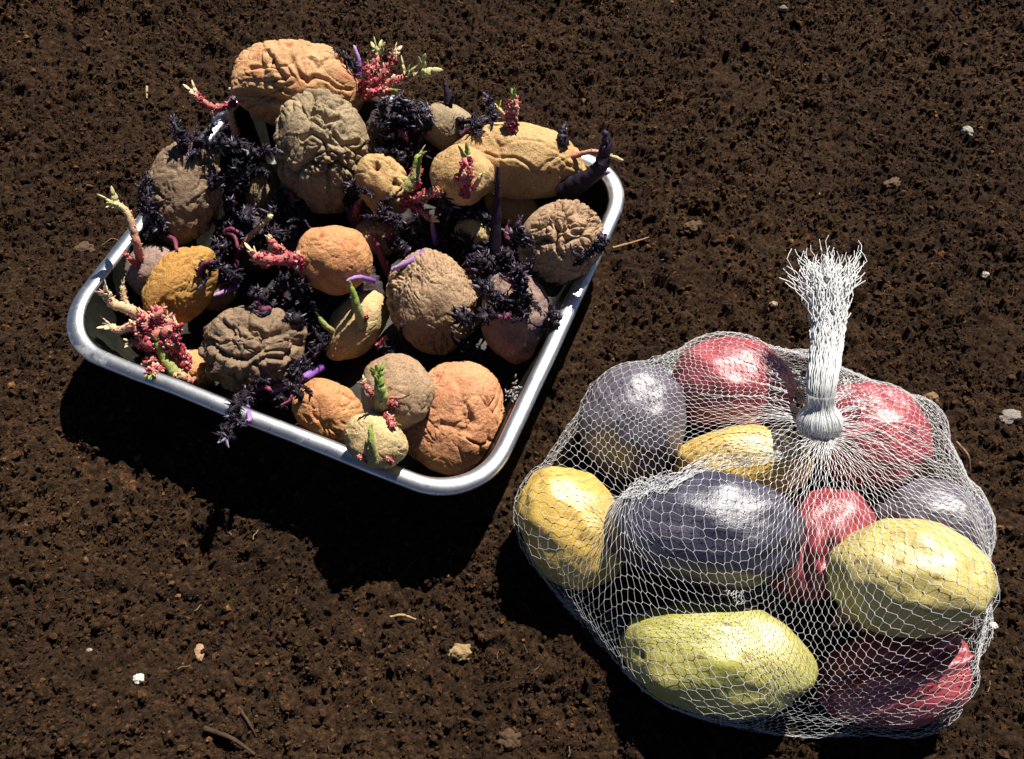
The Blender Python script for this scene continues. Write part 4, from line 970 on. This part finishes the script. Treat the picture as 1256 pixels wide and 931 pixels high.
def finish_net():
    NR, NC = NV.shape[:2]
    bag = tag(link('net_bag', None, loc=(KNOT[0], KNOT[1], 0)), 'white plastic net bag tied with a knot and frayed tail around smooth potatoes', 'net bag')
    base = np.array([KNOT[0], KNOT[1], 0])
    rs = np.random.RandomState(5); V = NV.copy(); V[3:-3] += rs.normal(size=V[3:-3].shape)*np.array([.00035, .00035, .0002])
    T = np.zeros_like(V); T[1:-1] = V[2:] - V[:-2]; T /= np.linalg.norm(T, axis=2, keepdims=True) + 1e-9
    e = 0.00065; A = []; B = []                              # strands run together for a short way at each joint
    for j in range(NR-1):
        a = V[j] + T[j]*e; nxt = V[j+1] - T[j+1]*e; A += [a, a]; B += [nxt, np.roll(nxt, -1 if j % 2 else 1, 0)]
    A = np.concatenate(A); B = np.concatenate(B)
    v1, f1 = tubes_from_segments(A, B, 0.000064)
    P = V[1:-1].reshape(-1, 3); Tq = T[1:-1].reshape(-1, 3)
    v2, f2 = tubes_from_segments(P - Tq*e*1.15, P + Tq*e*1.15, 0.00019)
    vv = np.concatenate([v1, v2]) - base; ff = np.concatenate([f1, f2 + len(v1)])
    o = link('net', mesh_from('net', vv, ff, NETMAT), bag); o['kind'] = 'stuff'
    # knot: gathered bulb
    kd = depth_of(KNOT); top = at_depth(1006, 498, kd - 0.008); bot = KNOT
    ax = top - bot; n = 26; t = np.linspace(0, 1, n)
    mb = MB()
    prof = np.interp(t, [0, 0.15, 0.35, 0.6, 0.8, 0.94, 1], [10, 15, 22, 27, 24, 17, 15])*kd/F
    sides = 120; axn = ax/np.linalg.norm(ax); u = np.cross(axn, [0, 1, 0.2]); u /= np.linalg.norm(u); w = np.cross(axn, u)
    ang = np.arange(sides)*2*math.pi/sides
    ridge = 1 + 0.010*np.sin(ang*37 + 1)[None] + 0.012*np.sin(ang*19)[None]*np.sin(t*5)[:, None] + 0.03*np.sin(ang*3 + 2 + 3*t[:, None])
    rg = (bot + ax*t[:, None])[:, None] + (prof[:, None]*ridge)[..., None]*(np.cos(ang)[None, :, None]*u + np.sin(ang)[None, :, None]*w)
    i = np.arange(n-1)[:, None]*sides; j = np.arange(sides)[None]; j2 = (j+1) % sides
    me = mesh_from('knot', rg.reshape(-1, 3) - base, np.stack([i+j, i+j2, i+sides+j2, i+sides+j], -1).reshape(-1, 4), KNOTMAT)
    kn = link('knot', me, bag)
    mb = MB()                                               # net strands drawn together over the knot
    for s in range(110):
        a0 = s*2*math.pi/110 + rs.normal()*0.02; tt = np.linspace(-0.12, 1.3, 16); aa = a0 + tt*0.35*math.sin(s*1.7) 
        rr_ = np.interp(tt, t, prof)*(1.0 + 0.05*rs.rand())
        mb.tube(bot + ax*tt[:, None] + rr_[:, None]*(np.cos(aa)[:, None]*u + np.sin(aa)[:, None]*w), 0.00036, (.8, .8, .8), 4, cap=False)
    o = link('gathered_strands', mb.build('gathered_strands', NETMAT, base), kn); o['kind'] = 'stuff'
    # tail of loose strands
    mb = MB(); end = [(1008, 470), (1013, 430), (1016, 390), (1016, 350), (1016, 318)]
    cl = spline([top] + [at_depth(x, y, kd - 0.009 + 0.0055*q) for q, (x, y) in enumerate(end)], 22)
    k = kd/F
    for s in range(430):
        a = rs.uniform(0, 2*math.pi); r0 = math.sqrt(rs.rand()); ln = 1.0 - 0.42*rs.rand()
        side = r0*math.cos(a); dep = r0*math.sin(a)
        wild = rs.normal()*0.55 + side*1.1
        if s < 9: wild = -4.6 + rs.normal()*0.5; ln = 0.84 + 0.05*rs.rand()
        elif s < 14: wild = 4.0 + rs.normal()*0.5; ln = 0.86
        elif s < 60: ln = rs.uniform(0.95, 1.13); wild = rs.normal()*1.3
        m = 26; t = np.linspace(0, ln, m)
        idx = t*(len(cl)-1); lo = np.minimum(idx.astype(int), len(cl)-2); c = cl[lo]*(1-(idx-lo))[:, None] + cl[lo+1]*(idx-lo)[:, None]
        wd = np.interp(t, [0, 0.12, 0.3, 0.6, 0.8, 1.0], [13, 17, 19, 20, 21, 22])*k
        spread = np.clip((t-0.55)/0.45, 0, 1)**1.6*wild*17*k
        zig = 1.5*k*np.sin(np.arange(m)*1.9 + s*2.4)*np.clip((t-.1)*3, 0.4, 1.6)
        p = c + right*(side*wd + spread + zig)[:, None] - fwd*(dep*wd*0.6)[:, None] + np.cumsum(rs.normal(size=(m, 3)), 0)*1.1*k*np.clip(t[:, None]*2.2-.9, 0, 1)
        mb.tube(p, np.interp(t, [0, .5, .8, 1], [.00036, .00036, .00028, .0002]), (0.8, 0.8, 0.8), 4, cap=False)
    o = link('tail', mb.build('tail', NETMAT, base), bag); o['kind'] = 'stuff'
finish_net()

# ------------------------------------------------------------------ bits lying on the soil
def lump(name, px, py, a_mm, b_mm, h_mm, ang, col, col2, label, cat, lvl=3, rough=0.25, group=None, seed=0):
    g = at_z(px, py, 0.003); z = soil_z(g[0], g[1]); g[2] = z
    d, f = ico(lvl); s = 1 + rough*fbm(d*1.6 + seed*3.1 + 1, 3)
    f1, _ = worley(d*1.3 + seed); s -= 0.25*rough*f1
    v = d*s[:, None]*np.array([a_mm, b_mm, h_mm])*0.001; c, sn = math.cos(math.radians(ang)), math.sin(math.radians(ang))
    v = np.stack([v[:, 0]*c - v[:, 1]*sn, v[:, 0]*sn + v[:, 1]*c, v[:, 2]], 1)
    v[:, 2] += h_mm*0.0004
    w = np.clip(0.5 + 0.5*noise(d*2.5 + seed), 0, 1)[:, None]
    o = link(name, mesh_from(name, v, f, DEBRIS, np.asarray(col)*(1-w) + np.asarray(col2)*w, smooth=lvl > 2), loc=g)
    return tag(o, label, cat, group)
def stick(name, pts, r_mm, col, label, cat, group=None, flat=1.0):
    P = []
    for x, y, hz in pts:
        g = at_z(x, y, 0.004); g[2] = soil_z(g[0], g[1]) + 0.001*hz + r_mm*0.001; P.append(g)
    base = P[0].copy(); C = spline(P, 12); mb = MB(); t = np.linspace(0, 1, 12)
    mb.tube(C, r_mm*0.001*(1.05 - 0.45*t)*(1 + 0.15*RS.normal(size=12)), np.asarray(col)*(0.8 + 0.4*RS.rand(12, 1)), 6)
    return tag(link(name, mb.build(name, DEBRIS, base), loc=base), label, cat, group)
WHT = (.66, .63, .56); WH2 = (.45, .42, .36); TAN = (.20, .125, .06); TN2 = (.12, .07, .035); GRY = (.18, .155, .135); GR2 = (.11, .09, .07)
lump('pebble', 167, 831, 2.9, 2.6, 2.2, 10, WHT, WH2, 'bright white pebble on the soil at the lower left', 'pebble', seed=1)
lump('pebble', 1187, 161, 3.4, 4.8, 2.6, 20, (.34, .32, .27), (.2, .18, .14), 'pale mottled pebble on the soil at the upper right', 'pebble', seed=2)
lump('pebble', 1210, 334, 2.8, 2.5, 1.8, 0, (.38, .35, .29), (.24, .21, .17), 'small whitish pebble at the right above the grey flake', 'pebble', seed=3)
lump('stone_flake', 1245, 504, 7.5, 4.2, 2.0, 15, GRY, (.22, .185, .165), 'grey stone flake cut by the right edge of the picture', 'stone', seed=4)
lump('clod', 562, 796, 6.5, 4.2, 2.6, -10, (.2, .12, .055), (.3, .21, .10), 'yellowish brown clod of earth left of the net bag', 'clod', rough=0.4, seed=5)
lump('leaf_scrap', 240, 797, 2.6, 4.6, 1.0, 15, (.36, .22, .12), (.26, .15, .08), 'small brown leaf scrap near the white pebble', 'leaf scrap', seed=6)
lump('pebble', 105, 798, 2.8, 2.0, 1.6, 0, (.4, .34, .26), TN2, 'small tan pebble left of the bright white one', 'pebble', seed=7)
lump('clod', 850, 276, 6.0, 4.5, 3.2, 20, (.10, .06, .03), (.06, .035, .02), 'brown clod right of the tin near its back corner', 'clod', rough=0.4, seed=8)
lump('clod', 97, 297, 6.5, 5.5, 4.0, 0, (.09, .055, .032), (.06, .038, .022), 'round brown clod left of the tin', 'clod', rough=0.35, seed=9)
lump('pebble', 1217, 768, 2.2, 2.0, 1.6, 0, WHT, WH2, 'tiny white pebble beside the right edge of the net bag', 'pebble', seed=10)
lump('pebble', 962, 6, 3.2, 2.8, 2.0, 0, GRY, GR2, 'grey pebble at the top edge of the picture', 'pebble', seed=11)
lump('pebble', 692, 148, 2.2, 2.0, 1.6, 0, (.6, .55, .42), WH2, 'tiny cream pebble behind the black shoot at the back rim', 'pebble', seed=12)
lump('pebble', 948, 376, 2.6, 2.0, 1.6, 0, (.4, .34, .2), TN2, 'tiny yellowish pebble left of the net tail', 'pebble', seed=13)
lump('clod', 1143, 487, 4.6, 3.6, 2.6, 0, TAN, TN2, 'tan clod just beyond the right rim of the net', 'clod', rough=0.4, seed=14)
lump('pebble', 283, 108, 1.8, 1.6, 1.3, 0, WHT, WH2, 'tiny white pebble left of the biggest potato', 'pebble', seed=15)
lump('clod', 1095, 224, 6, 4, 3, 30, (.11, .065, .035), (.07, .04, .02), 'brown clod at the upper right below the mottled pebble', 'clod', rough=0.4, seed=16)
lump('clod', 625, 905, 5.5, 4.5, 3, 10, (.075, .042, .022), (.05, .03, .016), 'dark clod at the bottom edge left of the net bag', 'clod', rough=0.4, seed=17)
stick('straw', [(476, 752, 1), (492, 751, 2), (508, 755, 1)], 0.9, (.34, .23, .11), 'short pale straw below the tin', 'straw')
stick('straw', [(178, 102, 0), (179, 118, 0)], 1.0, (.3, .21, .11), 'short upright straw at the upper left', 'straw')
stick('twig', [(752, 300, 2), (775, 293, 2), (797, 285, 2)], 0.9, (.3, .17, .09), 'thin reddish twig right of the tin', 'twig')
stick('twig', [(250, 893, 0), (285, 906, 1), (312, 925, 0)], 1.3, (.05, .029, .015), 'dark rotten stick at the bottom left', 'twig')
stick('twig', [(292, 868, 0), (304, 884, 1), (312, 902, 0)], 0.9, (.06, .034, .018), 'short dark stick lying beside the rotten one', 'twig')
stick('twig', [(1175, 540, 1), (1188, 558, 2), (1196, 572, 1)], 0.8, (.2, .12, .07), 'thin brown twig beyond the right side of the net', 'twig')
stick('straw', [(120, 292, 2), (134, 286, 4), (146, 290, 3)], 0.35, (.2, .14, .075), 'fine curled straw left of the tin rim', 'straw')

# grey fuzzy scrap on the inner wall
def scrap():
    c = at_depth(634, 482, depth_of(at_z(634, 482, 0.036))); mb = MB(); rs = np.random.RandomState(3)
    for _ in range(60):
        p = c + rs.normal(size=3)*np.array([.0022, .0035, .003]); mb.blob(p, rs.normal(size=3), rs.uniform(.0008, .0022), rs.uniform(.0003, .0007), (.22, .2, .19), (.4, .37, .36), 0)
    tag(link('dried_husk', mb.build('dried_husk', DEBRIS, c), loc=c), 'grey dried husk stuck to the inner right wall of the tin', 'husk')
scrap()
